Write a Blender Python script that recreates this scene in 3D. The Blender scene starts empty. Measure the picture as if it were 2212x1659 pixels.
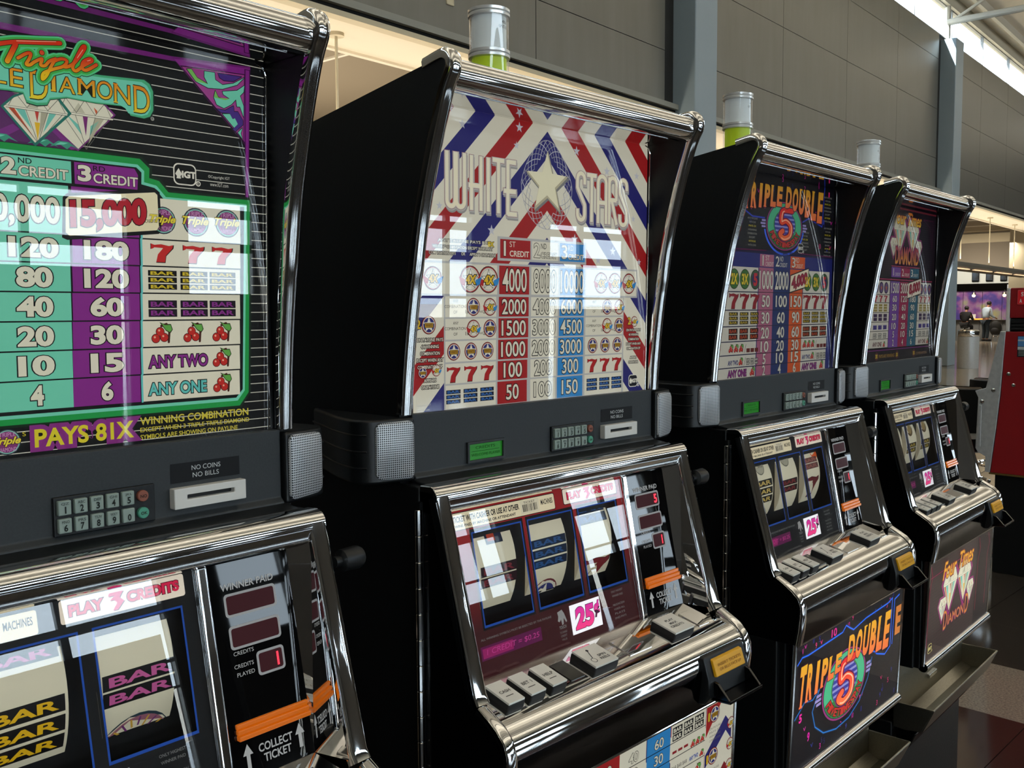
import bpy, bmesh, math, random
from math import sin, cos, pi, sqrt, atan2, radians
from mathutils import Vector, Matrix
random.seed(7)
sc = bpy.context.scene
COL = sc.collection

# ------------------------------------------------------------------ camera, sky, light, exposure
CAM = Vector((-1.0526, -0.9547, 1.4479))
YAW, PIT, ROL = 0.796767, -0.0748659, -0.005669
_f = Vector((sin(YAW)*cos(PIT), cos(YAW)*cos(PIT), sin(PIT)))
_r0 = Vector((cos(YAW), -sin(YAW), 0)); _u0 = _r0.cross(_f)
_R = _r0*cos(ROL) + _u0*sin(ROL); _U = -_r0*sin(ROL) + _u0*cos(ROL)
cd = bpy.data.cameras.new('camera'); cam = bpy.data.objects.new('camera', cd); COL.objects.link(cam)
cam.matrix_world = Matrix(((_R.x, _U.x, -_f.x, CAM.x), (_R.y, _U.y, -_f.y, CAM.y), (_R.z, _U.z, -_f.z, CAM.z), (0, 0, 0, 1)))
cd.sensor_width = 36.0; cd.lens = 2057.54/2212*36; cd.clip_start = .05; cd.clip_end = 500
sc.camera = cam
vs = sc.view_settings
vs.view_transform = 'Standard'; vs.look = 'None'; vs.gamma = 1.0; vs.use_curve_mapping = False
vs.exposure = 0.0
SKY = 8.0
w = bpy.data.worlds.new('sky'); sc.world = w; w.use_nodes = True
bg = w.node_tree.nodes['Background']; bg.inputs[0].default_value = (.80, .91, 1.0, 1); bg.inputs[1].default_value = SKY
try:
    w.cycles.sampling_method = 'MANUAL'; w.cycles.sample_map_resolution = 64
except Exception:
    pass
# sun behind the building: lights the apron outside the window wall only
sd = bpy.data.lights.new('sun', 'SUN'); sd.energy = 42; sd.angle = radians(.6); sd.color = (1, .96, .90)
so = bpy.data.objects.new('sun', sd); COL.objects.link(so)
so.rotation_euler = Vector((-.8, .25, .75)).to_track_quat('Z', 'Y').to_euler()

# hall frame: origin below the camera, s runs along the back wall, d towards it
HB = radians(85.6)
HALL = Matrix.Translation((CAM.x, CAM.y, 0)) @ Matrix.Rotation(pi/2-HB, 4, 'Z')

def area(name, loc, size, direction, energy, color, portal=False):
    l = bpy.data.lights.new(name, 'AREA'); l.shape = 'RECTANGLE'; l.size, l.size_y = size; l.energy = energy; l.color = color
    o = bpy.data.objects.new(name, l); COL.objects.link(o)
    d = (HALL.to_3x3() @ Vector(direction)).normalized()
    z = -d; up = Vector((0, 0, 1)) if abs(z.z) < .9 else (HALL.to_3x3() @ Vector((0, 1, 0)))
    x = up.cross(z).normalized(); y = z.cross(x)
    m = Matrix((x, y, z)).transposed().to_4x4(); m.translation = HALL @ Vector(loc)
    o.matrix_world = m
    if portal:
        l.cycles.is_portal = True
    return o
DW = -15.8                         # window wall
WIN = [(-12.2, -10.6), (-10.5, -8.8), (-7.0, -5.4), (-5.3, -3.6), (-1.8, -.2), (-.1, 1.6), (3.0, 4.6), (4.75, 6.56), (6.68, 8.46),
       (9.68, 11.16), (12.2, 13.67), (13.78, 14.45), (16.97, 18.07), (18.2, 19.9)]
S0, S1 = -16.0, 60.0               # hall extent along the wall
for a, b in ((-12.2, -8.8), (-7.0, -3.6), (-1.8, 1.6), (3.0, 8.46), (9.68, 11.16), (12.2, 14.45), (16.97, 19.9)):
    area('window_portal', ((a+b)/2, DW+.05, 1.72), (b-a, 3.36), (0, 1, 0), 1, (1, 1, 1), True)
area('clerestory_portal', ((S0+S1)/2, 7.5, 8.82), (S1-S0, .9), (0, -1, 0), 1, (1, 1, 1), True)
area('clerestory_portal', ((S0+S1)/2, DW+.05, 7.33), (S1-S0, 1.2), (0, 1, 0), 1, (1, 1, 1), True)
# warm uplights that stand on the suspended canopies and wash the soffit of the shop bays
for s_, l_ in ((6.5, 11.5), (20, 11.5), (34, 11.5)):
    area('canopy_uplight', (s_, 8.0, 2.95), (l_, .25), (0, .05, 1), 120, (1, .86, .66))
    area('shop_fill_light', (s_, 12.5, 2.6), (l_-2, 4.5), (0, 0, 1), 330, (1, .90, .76))  # added unseen fill that brightens the shop ceiling
for d_, e_ in ((3.5, 1350), (-3.0, 1600), (-10.0, 1500)):
    area('ceiling_fill_light', (22.0, d_, 8.7), (74, .4), (0, 0, 1), e_, (1, .96, .90))  # added fill strips, no visible lamps, to brighten ceiling and hall
area('bar_light', (46.0, 12.0, 4.3), (1.2, 4), (.35, 0, -1), 220, (1, .88, .72))

# ------------------------------------------------------------------ materials
def lin(h):
    if isinstance(h, str):
        c = [int(h[i:i+2], 16)/255 for i in (0, 2, 4)]
    else:
        c = [x/255 for x in h]
    return tuple((x/12.92 if x <= .04045 else ((x+.055)/1.055)**2.4) for x in c)

def mat(name, col, rough=.5, metal=0., spec=.5, emit=0., ecol=None, aniso=0., coat=0.):
    m = bpy.data.materials.new(name); m.use_nodes = True
    b = m.node_tree.nodes['Principled BSDF']
    c = lin(col) if isinstance(col, str) else col
    b.inputs['Base Color'].default_value = (*c, 1)
    b.inputs['Roughness'].default_value = rough; b.inputs['Metallic'].default_value = metal
    b.inputs['Specular IOR Level'].default_value = spec
    if coat:
        b.inputs['Coat Weight'].default_value = coat; b.inputs['Coat Roughness'].default_value = .03
    if aniso:
        b.inputs['Anisotropic'].default_value = aniso
    if emit:
        b.inputs['Emission Color'].default_value = (*(lin(ecol) if ecol else c), 1); b.inputs['Emission Strength'].default_value = emit
    return m

def noise_mat(name, col, col2, scale, rough=.5, metal=0., spec=.5, rvar=0., stretch=(1, 1, 1), bump=0., detail=6, lo=.35, hi=.65):
    m = mat(name, col, rough, metal, spec); nt = m.node_tree; b = nt.nodes['Principled BSDF']
    tc = nt.nodes.new('ShaderNodeTexCoord'); mp = nt.nodes.new('ShaderNodeMapping'); nz = nt.nodes.new('ShaderNodeTexNoise')
    mp.inputs['Scale'].default_value = stretch; nz.inputs['Scale'].default_value = scale; nz.inputs['Detail'].default_value = detail
    nt.links.new(tc.outputs['Object'], mp.inputs[0]); nt.links.new(mp.outputs[0], nz.inputs[0])
    cr = nt.nodes.new('ShaderNodeValToRGB'); cr.color_ramp.elements[0].position = lo; cr.color_ramp.elements[1].position = hi
    cr.color_ramp.elements[0].color = (*lin(col), 1); cr.color_ramp.elements[1].color = (*lin(col2), 1)
    nt.links.new(nz.outputs[0], cr.inputs[0]); nt.links.new(cr.outputs[0], b.inputs['Base Color'])
    if rvar:
        mr = nt.nodes.new('ShaderNodeMapRange'); mr.inputs[3].default_value = rough-rvar; mr.inputs[4].default_value = rough+rvar
        nt.links.new(nz.outputs[0], mr.inputs[0]); nt.links.new(mr.outputs[0], b.inputs['Roughness'])
    if bump:
        bp = nt.nodes.new('ShaderNodeBump'); bp.inputs['Strength'].default_value = bump; bp.inputs['Distance'].default_value = .002
        nt.links.new(nz.outputs[0], bp.inputs['Height']); nt.links.new(bp.outputs[0], b.inputs['Normal'])
    return m

def glass_mat(name, tint=(1, 1, 1), f0=.045, gain=.9, haze=0.):
    m = bpy.data.materials.new(name); m.use_nodes = True; nt = m.node_tree; nt.nodes.clear()
    out = nt.nodes.new('ShaderNodeOutputMaterial'); tr = nt.nodes.new('ShaderNodeBsdfTransparent'); gl = nt.nodes.new('ShaderNodeBsdfGlossy')
    tr.inputs[0].default_value = (*tint, 1); gl.inputs['Roughness'].default_value = haze; gl.inputs[0].default_value = (1, 1, 1, 1)
    lw = nt.nodes.new('ShaderNodeLayerWeight'); lw.inputs[0].default_value = .5
    p = nt.nodes.new('ShaderNodeMath'); p.operation = 'POWER'; p.inputs[1].default_value = 5
    q = nt.nodes.new('ShaderNodeMath'); q.operation = 'MULTIPLY_ADD'; q.inputs[1].default_value = gain; q.inputs[2].default_value = f0
    mx = nt.nodes.new('ShaderNodeMixShader')
    nt.links.new(lw.outputs['Facing'], p.inputs[0]); nt.links.new(p.outputs[0], q.inputs[0]); nt.links.new(q.outputs[0], mx.inputs[0])
    nt.links.new(tr.outputs[0], mx.inputs[1]); nt.links.new(gl.outputs[0], mx.inputs[2]); nt.links.new(mx.outputs[0], out.inputs[0])
    return m

def print_mat(name, glow, rough=.55, base=.35):
    """flat print: colour from the mesh's own printed colours; glow = lamp behind a backlit glass"""
    m = bpy.data.materials.new(name); m.use_nodes = True; nt = m.node_tree; b = nt.nodes['Principled BSDF']
    at = nt.nodes.new('ShaderNodeAttribute'); at.attribute_name = 'col'
    mu = nt.nodes.new('ShaderNodeVectorMath'); mu.operation = 'SCALE'; mu.inputs['Scale'].default_value = base
    nt.links.new(at.outputs['Color'], mu.inputs[0]); nt.links.new(mu.outputs[0], b.inputs['Base Color'])
    nt.links.new(at.outputs['Color'], b.inputs['Emission Color']); b.inputs['Emission Strength'].default_value = glow
    b.inputs['Roughness'].default_value = rough; b.inputs['Specular IOR Level'].default_value = .25
    return m

def grille_mat():
    m = mat('perforated_metal', '8d9094', .4, .35); nt = m.node_tree; b = nt.nodes['Principled BSDF']
    tc = nt.nodes.new('ShaderNodeTexCoord'); sp = nt.nodes.new('ShaderNodeSeparateXYZ'); nt.links.new(tc.outputs['Object'], sp.inputs[0])
    outs = []
    for ax in ('X', 'Z'):
        k = nt.nodes.new('ShaderNodeMath'); k.operation = 'MULTIPLY'; k.inputs[1].default_value = 2*pi/.0028; nt.links.new(sp.outputs[ax], k.inputs[0])
        s = nt.nodes.new('ShaderNodeMath'); s.operation = 'SINE'; nt.links.new(k.outputs[0], s.inputs[0]); outs.append(s)
    ad = nt.nodes.new('ShaderNodeMath'); ad.operation = 'ADD'; nt.links.new(outs[0].outputs[0], ad.inputs[0]); nt.links.new(outs[1].outputs[0], ad.inputs[1])
    gt = nt.nodes.new('ShaderNodeMath'); gt.operation = 'GREATER_THAN'; gt.inputs[1].default_value = .35; nt.links.new(ad.outputs[0], gt.inputs[0])
    mx = nt.nodes.new('ShaderNodeMix'); mx.data_type = 'RGBA'
    mx.inputs['A'].default_value = (*lin('c4c7ca'), 1); mx.inputs['B'].default_value = (*lin('1c1e20'), 1)
    nt.links.new(gt.outputs[0], mx.inputs['Factor']); nt.links.new(mx.outputs['Result'], b.inputs['Base Color'])
    return m

M = dict(
    black=noise_mat('black_laminate', '0b0c0d', '101213', 180, .42, 0, .35, .06, bump=.05),
    plastic=noise_mat('black_plastic', '111314', '17191a', 300, .38, 0, .4, .05, bump=.05),
    gloss=mat('black_gloss', '050506', .12, 0, .5),
    acrylic=mat('black_acrylic', '060607', .02, 0, .45),
    panel=noise_mat('panel_grey', '2b2f31', '303436', 400, .5, 0, .4, .05, bump=.08),
    chrome=mat('chrome', (.77, .77, .76), .04, 1),
    chrome_dark_refl=noise_mat('chrome_dark_reflection', '45454a', '626268', 9, .10, 1, .5, .07, lo=.4, hi=.75),  # chrome with the dark surroundings it mirrors put into its colour, plus smudges
    mirror=mat('mirror_plate', (.70, .70, .70), .01, 1),
    steel=noise_mat('stainless', 'a09c8e', 'aca89a', 60, .36, 1, .5, .06, stretch=(1, 8, 8)),
    brushed=noise_mat('brushed_aluminium', 'b4b8ba', 'c4c8c8', 40, .36, .3, .5, .08, stretch=(6, 1, 1)),
    grille=grille_mat(),
    pane=glass_mat('glass_pane', (1, 1, 1), .042, .9),
    pane_low=glass_mat('glass_pane_low', (1, 1, 1), .014, .35),
    winglass=glass_mat('window_glass', (.95, .98, 1.0), .04, .8),
    print_lit=print_mat('backlit_print', .54),
    print_dim=print_mat('backlit_print_dim', .34),
    print_hot=print_mat('backlit_print_hot', 1.0),
    print_flat=print_mat('ink', .02, base=.9),
    print_reel=print_mat('reel_print', .30, base=.6),
    white=mat('white_plastic', 'd8d6d0', .4),
    key=mat('key_cap', '8d9c93', .5), red_key=mat('key_no', '8a4f3d', .5), green_key=mat('key_ok', '4c9a80', .5),
    lcd=mat('lcd_green', '1f7a1c', .3, emit=.12, ecol='2fae2a'),
    led=mat('display_window', '4a0a12', .2, emit=.12, ecol='8a1522'),
    ledon=mat('lit_segment', 'ff2a40', .4, emit=1.4, ecol='ff2a40'),
    amber=mat('amber_lens', 'b85a10', .2, emit=.3, ecol='e8750c'),
    yellow=mat('yellow_lens', 'c9930f', .35, emit=.12, ecol='e0a81c'),
    lens=mat('button_lens', 'e9e6dc', .12, 0, .8),
    lime=mat('lime_lamp', 'a9c21f', .35, emit=.22, ecol='b4cc28'),
    frost=mat('frosted_lamp', 'd3d9d8', .4, emit=.12),
    clear=glass_mat('clear_tube', (.97, .98, .98), .06, .9),
    ring=mat('clear_ring', (.80, .80, .77), .15, .35),
    rubber=mat('rubber', '0d0d0e', .6),
    reel=mat('reel_band', 'cfc8ae', .5, emit=.22, ecol='d8cfae'),  # slight glow stands for the lamp inside the cabinet
)

# ------------------------------------------------------------------ mesh helpers
DZ = .03

def link(name, data, parent=None, label=None):
    o = bpy.data.objects.new(name, data); COL.objects.link(o)
    if parent is not None:
        o.parent = parent
    if label:
        o['label'] = label
    return o

def thing(name, label, cat, loc=(0, 0, 0), rz=0, group=None):
    o = bpy.data.objects.new(name, None); COL.objects.link(o); o.empty_display_size = .1
    o.location = loc; o.rotation_euler = (0, 0, rz); o['label'] = label; o['category'] = cat
    if group:
        o['group'] = group
    return o

class MB:
    def __init__(s):
        s.v = []; s.f = []
    def add(s, vs_, fs):
        n = len(s.v); s.v += [tuple(p) for p in vs_]; s.f += [[i+n for i in f] for f in fs]; return s
    def box(s, x0, x1, y0, y1, z0, z1):
        return s.add([(x, y, z) for z in (z0, z1) for y in (y0, y1) for x in (x0, x1)],
                     [(0, 2, 3, 1), (4, 5, 7, 6), (0, 1, 5, 4), (2, 6, 7, 3), (0, 4, 6, 2), (1, 3, 7, 5)])
    def obox(s, c, ex, ey, ez, h):
        c = Vector(c); ex, ey, ez = Vector(ex)*h[0], Vector(ey)*h[1], Vector(ez)*h[2]
        return s.add([c+ex*a+ey*b+ez*k for k in (-1, 1) for b in (-1, 1) for a in (-1, 1)],
                     [(0, 2, 3, 1), (4, 5, 7, 6), (0, 1, 5, 4), (2, 6, 7, 3), (0, 4, 6, 2), (1, 3, 7, 5)])
    def taper(s):
        s.v = [(p[0]*(1-.03*max(0, p[2]-1.29)/.44), p[1], p[2]) for p in s.v]; return s
    def frame(s, x0, x1, z0, z1, i0, i1, j0, j1, y0, y1):
        o = [(x0, z0), (x1, z0), (x1, z1), (x0, z1)]; i = [(i0, j0), (i1, j0), (i1, j1), (i0, j1)]
        vs_ = [(p[0], y, p[1]) for y in (y0, y1) for p in o+i]
        fs = []
        for k in range(4):
            m = (k+1) % 4; fs += [(k, m, 4+m, 4+k), (8+k, 12+k, 12+m, 8+m), (k, 8+k, 8+m, m), (4+k, 4+m, 12+m, 12+k)]
        return s.add(vs_, fs)
    def prism(s, poly, a, b, ax='x'):
        n = len(poly)
        def P(p, t):
            return (t, p[0], p[1]) if ax == 'x' else ((p[0], t, p[1]) if ax == 'y' else (p[0], p[1], t))
        s.add([P(p, a) for p in poly]+[P(p, b) for p in poly],
              [list(range(n-1, -1, -1)), list(range(n, 2*n))]+[(i, (i+1) % n, n+(i+1) % n, n+i) for i in range(n)])
        return s
    def sheet(s, path, a, b):
        """open ribbon: yz path extruded along x"""
        n = len(path)
        return s.add([(a, p[0], p[1]) for p in path]+[(b, p[0], p[1]) for p in path], [(i, i+1, n+i+1, n+i) for i in range(n-1)])
    def tube(s, path, r, n=10, closed=False, caps=True):
        path = [Vector(p) for p in path]; m = len(path); rs = r if isinstance(r, (list, tuple)) else [r]*m
        t = (path[1]-path[0]).normalized(); up = Vector((0, 0, 1)) if abs(t.z) < .9 else Vector((1, 0, 0))
        u = t.cross(up).normalized(); vs_ = []
        for i, p in enumerate(path):
            a = path[i-1] if i > 0 or closed else p; b = path[(i+1) % m] if i < m-1 or closed else p
            t = (b-a).normalized(); u = (u-t*u.dot(t)).normalized(); w_ = t.cross(u)
            vs_ += [p+(u*cos(2*pi*k/n)+w_*sin(2*pi*k/n))*rs[i] for k in range(n)]
        fs = [(i*n+k, i*n+(k+1) % n, ((i+1) % m)*n+(k+1) % n, ((i+1) % m)*n+k) for i in range(m if closed else m-1) for k in range(n)]
        if caps and not closed:
            fs += [list(range(n-1, -1, -1)), [(m-1)*n+k for k in range(n)]]
        return s.add(vs_, fs)
    def sweep(s, path, sec):
        """yz path, closed section of (x, outward normal offset); caps at the ends"""
        m = len(path); k = len(sec); vs_ = []
        for i in range(m):
            a = path[max(i-1, 0)]; b = path[min(i+1, m-1)]
            ty, tz = b[0]-a[0], b[1]-a[1]; l = sqrt(ty*ty+tz*tz); ny, nz = -tz/l, ty/l
            vs_ += [(q[0], path[i][0]+ny*q[1], path[i][1]+nz*q[1]) for q in sec]
        fs = [(i*k+j, i*k+(j+1) % k, (i+1)*k+(j+1) % k, (i+1)*k+j) for i in range(m-1) for j in range(k)]
        fs += [list(range(k-1, -1, -1)), [(m-1)*k+j for j in range(k)]]
        return s.add(vs_, fs)
    def lathe(s, prof, c=(0, 0, 0), n=24, ax='z'):
        vs_ = []
        for r, h in prof:
            for k in range(n):
                a = 2*pi*k/n; p = (r*cos(a), r*sin(a), h)
                if ax == 'x':
                    p = (h, r*cos(a), r*sin(a))
                elif ax == 'y':
                    p = (r*cos(a), h, r*sin(a))
                vs_.append((c[0]+p[0], c[1]+p[1], c[2]+p[2]))
        m = len(prof)
        fs = [(i*n+k, i*n+(k+1) % n, (i+1)*n+(k+1) % n, (i+1)*n+k) for i in range(m-1) for k in range(n)]
        fs += [list(range(n-1, -1, -1)), [(m-1)*n+k for k in range(n)]]
        return s.add(vs_, fs)
    def ball(s, c, r, n=10):
        rx, ry, rz = r if isinstance(r, (list, tuple)) else (r, r, r)
        prof = [(sin(pi*i/n), -cos(pi*i/n)) for i in range(1, n)]
        k0 = len(s.v); s.lathe(prof, (0, 0, 0), n*2)
        s.v[k0:] = [(c[0]+p[0]*rx, c[1]+p[1]*ry, c[2]+p[2]*rz) for p in s.v[k0:]]
        return s
    def mesh(s, name, m, dz=None, smooth=True, ang=32):
        dz = DZ if dz is None else dz
        me = bpy.data.meshes.new(name); me.from_pydata([(p[0], p[1], p[2]+dz) for p in s.v], [], s.f)
        bm = bmesh.new(); bm.from_mesh(me); bmesh.ops.recalc_face_normals(bm, faces=bm.faces); bm.to_mesh(me); bm.free()
        me.materials.append(m)
        if smooth:
            me.shade_smooth(); me.set_sharp_from_angle(angle=radians(ang))
        return me
    def build(s, name, m, parent=None, bevel=0., seg=2, dz=None, smooth=True, label=None, kind=None, ang=32):
        o = link(name, s.mesh(name, M[m] if isinstance(m, str) else m, dz, smooth, ang), parent, label)
        if bevel:
            b = o.modifiers.new('bevel', 'BEVEL'); b.width = bevel; b.segments = seg; b.limit_method = 'ANGLE'; b.angle_limit = radians(40)
            b.harden_normals = True
        if kind:
            o['kind'] = kind
        return o

def arc(cx, cy, r, a0, a1, n):
    return [(cx+r*cos(radians(a0+(a1-a0)*i/n)), cy+r*sin(radians(a0+(a1-a0)*i/n))) for i in range(n+1)]

def smooth_path(pts, n=5):
    """Catmull-Rom through 2-D points"""
    out = []
    for i in range(len(pts)-1):
        p0 = pts[max(i-1, 0)]; p1 = pts[i]; p2 = pts[i+1]; p3 = pts[min(i+2, len(pts)-1)]
        for k in range(n):
            t = k/n
            out.append(tuple(.5*(2*p1[j]+(p2[j]-p0[j])*t+(2*p0[j]-5*p1[j]+4*p2[j]-p3[j])*t*t+(3*p1[j]-p0[j]-3*p2[j]+p3[j])*t**3) for j in (0, 1)))
    return out+[tuple(pts[-1])]

# ------------------------------------------------------------------ print (flat lettering and artwork), coordinates in millimetres
_TX = {}
def text_data(body, bold=0., shear=0., spacing=1.):
    k = (body, round(bold, 4), shear, spacing)
    if k not in _TX:
        c = bpy.data.curves.new('t', 'FONT'); c.body = body; c.resolution_u = 4; c.fill_mode = 'FRONT'; c.offset = bold; c.shear = shear
        c.space_character = spacing
        o = bpy.data.objects.new('t', c); me = o.to_mesh()
        _TX[k] = ([(v.co.x, v.co.y) for v in me.vertices], [tuple(p.vertices) for p in me.polygons])
        o.to_mesh_clear(); bpy.data.objects.remove(o); bpy.data.curves.remove(c)
    return _TX[k]

CREAM = (224, 219, 194); INK = (12, 12, 14)

def clip(poly, fn):
    out = []
    for i, p in enumerate(poly):
        q = poly[(i+1) % len(poly)]; a, b = fn(p), fn(q)
        if a >= 0:
            out.append(p)
        if (a >= 0) != (b >= 0):
            t = a/(a-b); out.append((p[0]+(q[0]-p[0])*t, p[1]+(q[1]-p[1])*t))
    return out

class Art:
    def __init__(s, pos, step=0):
        s.pos = pos; s.v = []; s.f = []; s.c = []; s.step = step; s.win = None
    def poly(s, pts, col, L):
        if s.win:
            x0, x1, z0, z1 = s.win
            for fn in (lambda p: p[0]-x0, lambda p: x1-p[0], lambda p: p[1]-z0, lambda p: z1-p[1]):
                pts = clip(pts, fn)
            if len(pts) < 3:
                return
        n = len(s.v); s.v += [s.pos(p[0], p[1], L) for p in pts]; s.f.append(list(range(n, n+len(pts))))
        s.c += [lin(col(p[1])) if callable(col) else lin(col) for p in pts]
    def rect(s, x0, z0, x1, z1, col, L=1):
        if s.step and z1-z0 > s.step:
            n = math.ceil((z1-z0)/s.step)
            for i in range(n):
                s.poly([(x0, z0+(z1-z0)*i/n), (x1, z0+(z1-z0)*i/n), (x1, z0+(z1-z0)*(i+1)/n), (x0, z0+(z1-z0)*(i+1)/n)], col, L)
        else:
            s.poly([(x0, z0), (x1, z0), (x1, z1), (x0, z1)], col, L)
    def rrect(s, x0, z0, x1, z1, r, col, L=1):
        s.poly(arc(x1-r, z1-r, r, 0, 90, 4)+arc(x0+r, z1-r, r, 90, 180, 4)+arc(x0+r, z0+r, r, 180, 270, 4)+arc(x1-r, z0+r, r, 270, 360, 4), col, L)
    def disc(s, x, z, r, col, L=1, rz=None, n=24):
        rz = rz or r
        s.poly([(x+r*cos(2*pi*i/n), z+rz*sin(2*pi*i/n)) for i in range(n)], col, L)
    def ring(s, x, z, r, w_, col, L=1, a0=0, a1=360, n=36):
        for i in range(n):
            a, b = radians(a0+(a1-a0)*i/n), radians(a0+(a1-a0)*(i+1)/n)
            s.poly([(x+q*cos(t), z+q*sin(t)) for q, t in ((r, a), (r, b), (r-w_, b), (r-w_, a))], col, L)
    def line(s, pts, w_, col, L=1, cap=True, closed=False):
        pts = list(pts)+([pts[0]] if closed else [])
        for (x0, z0), (x1, z1) in zip(pts, pts[1:]):
            l = sqrt((x1-x0)**2+(z1-z0)**2) or 1e-9; nx, nz = -(z1-z0)/l*w_/2, (x1-x0)/l*w_/2
            s.poly([(x0+nx, z0+nz), (x0-nx, z0-nz), (x1-nx, z1-nz), (x1+nx, z1+nz)], col, L)
        if cap:
            for p in pts:
                s.disc(p[0], p[1], w_/2, col, L, n=10)
    def star(s, x, z, r, col, L=1, k=.40, rot=90):
        s.poly([(x+(r if i % 2 == 0 else r*k)*cos(radians(rot+36*i)), z+(r if i % 2 == 0 else r*k)*sin(radians(rot+36*i))) for i in range(10)], col, L)
    def text(s, body, x0, z0, x1, z1, col, L=2, bold=.0, out=None, ocol=INK, shear=0., xf=None, keep=False, mirror=False):
        """fit the lettering into the box; out = outline width in mm"""
        vv, ff = text_data(body, bold, shear)
        bx0 = min(v[0] for v in vv); bx1 = max(v[0] for v in vv); by0 = min(v[1] for v in vv); by1 = max(v[1] for v in vv)
        sx = (x1-x0)/(bx1-bx0); sz = (z1-z0)/(by1-by0)
        if keep:
            k = min(sx, sz); x0 = (x0+x1)/2-k*(bx1-bx0)/2; z0 = (z0+z1)/2-k*(by1-by0)/2; sx = sz = k
        def put(vv, ff, c, L):
            n = len(s.v)
            pts = [(x0+(v[0]-bx0)*sx, z0+(v[1]-by0)*sz) for v in vv]
            if xf:
                pts = [xf(*p) for p in pts]
            if s.win:
                wx0, wx1, wz0, wz1 = s.win
                if any(p[0] < wx0 or p[0] > wx1 or p[1] < wz0 or p[1] > wz1 for p in pts):
                    for f in ff:
                        s.poly([pts[i] for i in f], c, L)
                    return
            s.v += [s.pos(p[0], p[1], L) for p in pts]
            for f in ff:
                s.f.append([i+n for i in f]); s.c += [lin(c(pts[i][1])) if callable(c) else lin(c) for i in f]
        if out:
            ov, of = text_data(body, bold+out/sqrt(sx*sz), shear)
            put(ov, of, ocol, L)
        put(vv, ff, col, L+(1 if out else 0))
    def seven(s, x, z, w_, h, col=(178, 28, 30), L=2):
        p = [(0, 1), (0, .70), (.10, .74), (.14, .80), (.55, .78), (.30, .42), (.22, 0), (.62, 0), (.66, .36), (.98, .78), (1, .96), (.80, .90), (.45, .98), (.16, .93)]
        q = [(x+a*w_, z+b*h) for a, b in p]; cx, cz = x+w_/2, z+h/2
        s.poly([(cx+(a-cx)*1.08+.35, cz+(b-cz)*1.05-.35) for a, b in q], INK, L); s.poly(q, col, L+1)
    def bars(s, x, z, w_, h, n, bgc, col, L=2):
        g = h*.06; bh = (h-g*(n-1))/n
        for i in range(n):
            z0 = z+i*(bh+g); s.rect(x, z0, x+w_, z0+bh, bgc, L)
            s.text('BAR', x+w_*.08, z0+bh*.18, x+w_*.92, z0+bh*.82, col, L+1, bold=.03)
    def cherry(s, x, z, w_, L=2):
        k = w_/24.
        s.line([(x+11*k, z+18*k), (x+17*k, z+20*k), (x+20*k, z+12*k), (x+19*k, z+1*k)], 2.6*k, (70, 30, 20), L)
        s.poly([(x+9*k, z+22*k), (x+15*k, z+20*k), (x+22*k, z+20*k), (x+24*k, z+14*k), (x+21*k, z+10*k), (x+16*k, z+13*k)], (30, 50, 20), L)
        s.poly([(x+11*k, z+21*k), (x+15*k, z+19*k), (x+21.5*k, z+19*k), (x+23*k, z+14*k), (x+20.5*k, z+11.5*k), (x+16*k, z+14*k)], (95, 165, 70), L+1)
        for a, b in ((4.5, 5), (9.5, 12), (14, 6)):
            s.disc(x+a*k, z+b*k, 5*k, (60, 10, 12), L+1, n=14); s.disc(x+a*k, z+b*k, 4.3*k, (190, 38, 30), L+2, n=14); s.disc(x+(a-1.3)*k, z+(b+1.4)*k, 1.2*k, (235, 170, 140), L+3, n=8)
    def build(s, name, m, parent, dz=None):
        dz = DZ if dz is None else dz
        me = bpy.data.meshes.new(name); me.from_pydata([(p[0], p[1], p[2]+dz) for p in s.v], [], s.f)
        a = me.color_attributes.new('col', 'FLOAT_COLOR', 'CORNER')
        buf = []
        for c in s.c:
            buf += (*c, 1.0)
        a.data.foreach_set('color', buf)
        me.materials.append(M[m]); me.update()
        return link(name, me, parent)

def plane_pos(y0, z0, slope, eps=.00013, off=0.):
    """print on the plane y = y0 + slope*(z-z0), layered towards the player"""
    return lambda x, z, L: (x/1000, y0+slope*(z/1000-z0)-off-eps*L, z/1000)
TOP = plane_pos(.010, 1.284, -.01)
DOOR = plane_pos(-.034, 1.157, .203)
BELLY = plane_pos(-.1675, .812, -.04)
FLAT = plane_pos(0., 1.25, 0.)

def grad(z0, c0, z1, c1):
    def f(z):
        t = min(1, max(0, (z-z0)/(z1-z0))); return tuple(c0[i]+(c1[i]-c0[i])*t for i in range(3))
    return f

# ------------------------------------------------------------------ slot machine body
FRONT = [(.006, 1.287), (.002, 1.338), (-.004, 1.392), (-.012, 1.447), (-.017, 1.474), (-.026, 1.528), (-.039, 1.58), (-.056, 1.638), (-.074, 1.688), (-.085, 1.708)]
CORNER = [(-.087, 1.716), (-.084, 1.724), (-.076, 1.7285), (-.064, 1.7275)]
TOPLINE = [(-.039, 1.722), (.175, 1.691), (.38, 1.661)]
NOSE = [(-.134, .9345), (-.150, .926), (-.166, .917), (-.178, .905), (-.184, .890), (-.185, .872), (-.182, .845), (-.177, .818)]
A14 = math.atan(.25); ET = Vector((0, -cos(A14), -sin(A14))); EN = Vector((0, -sin(A14), cos(A14)))

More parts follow.
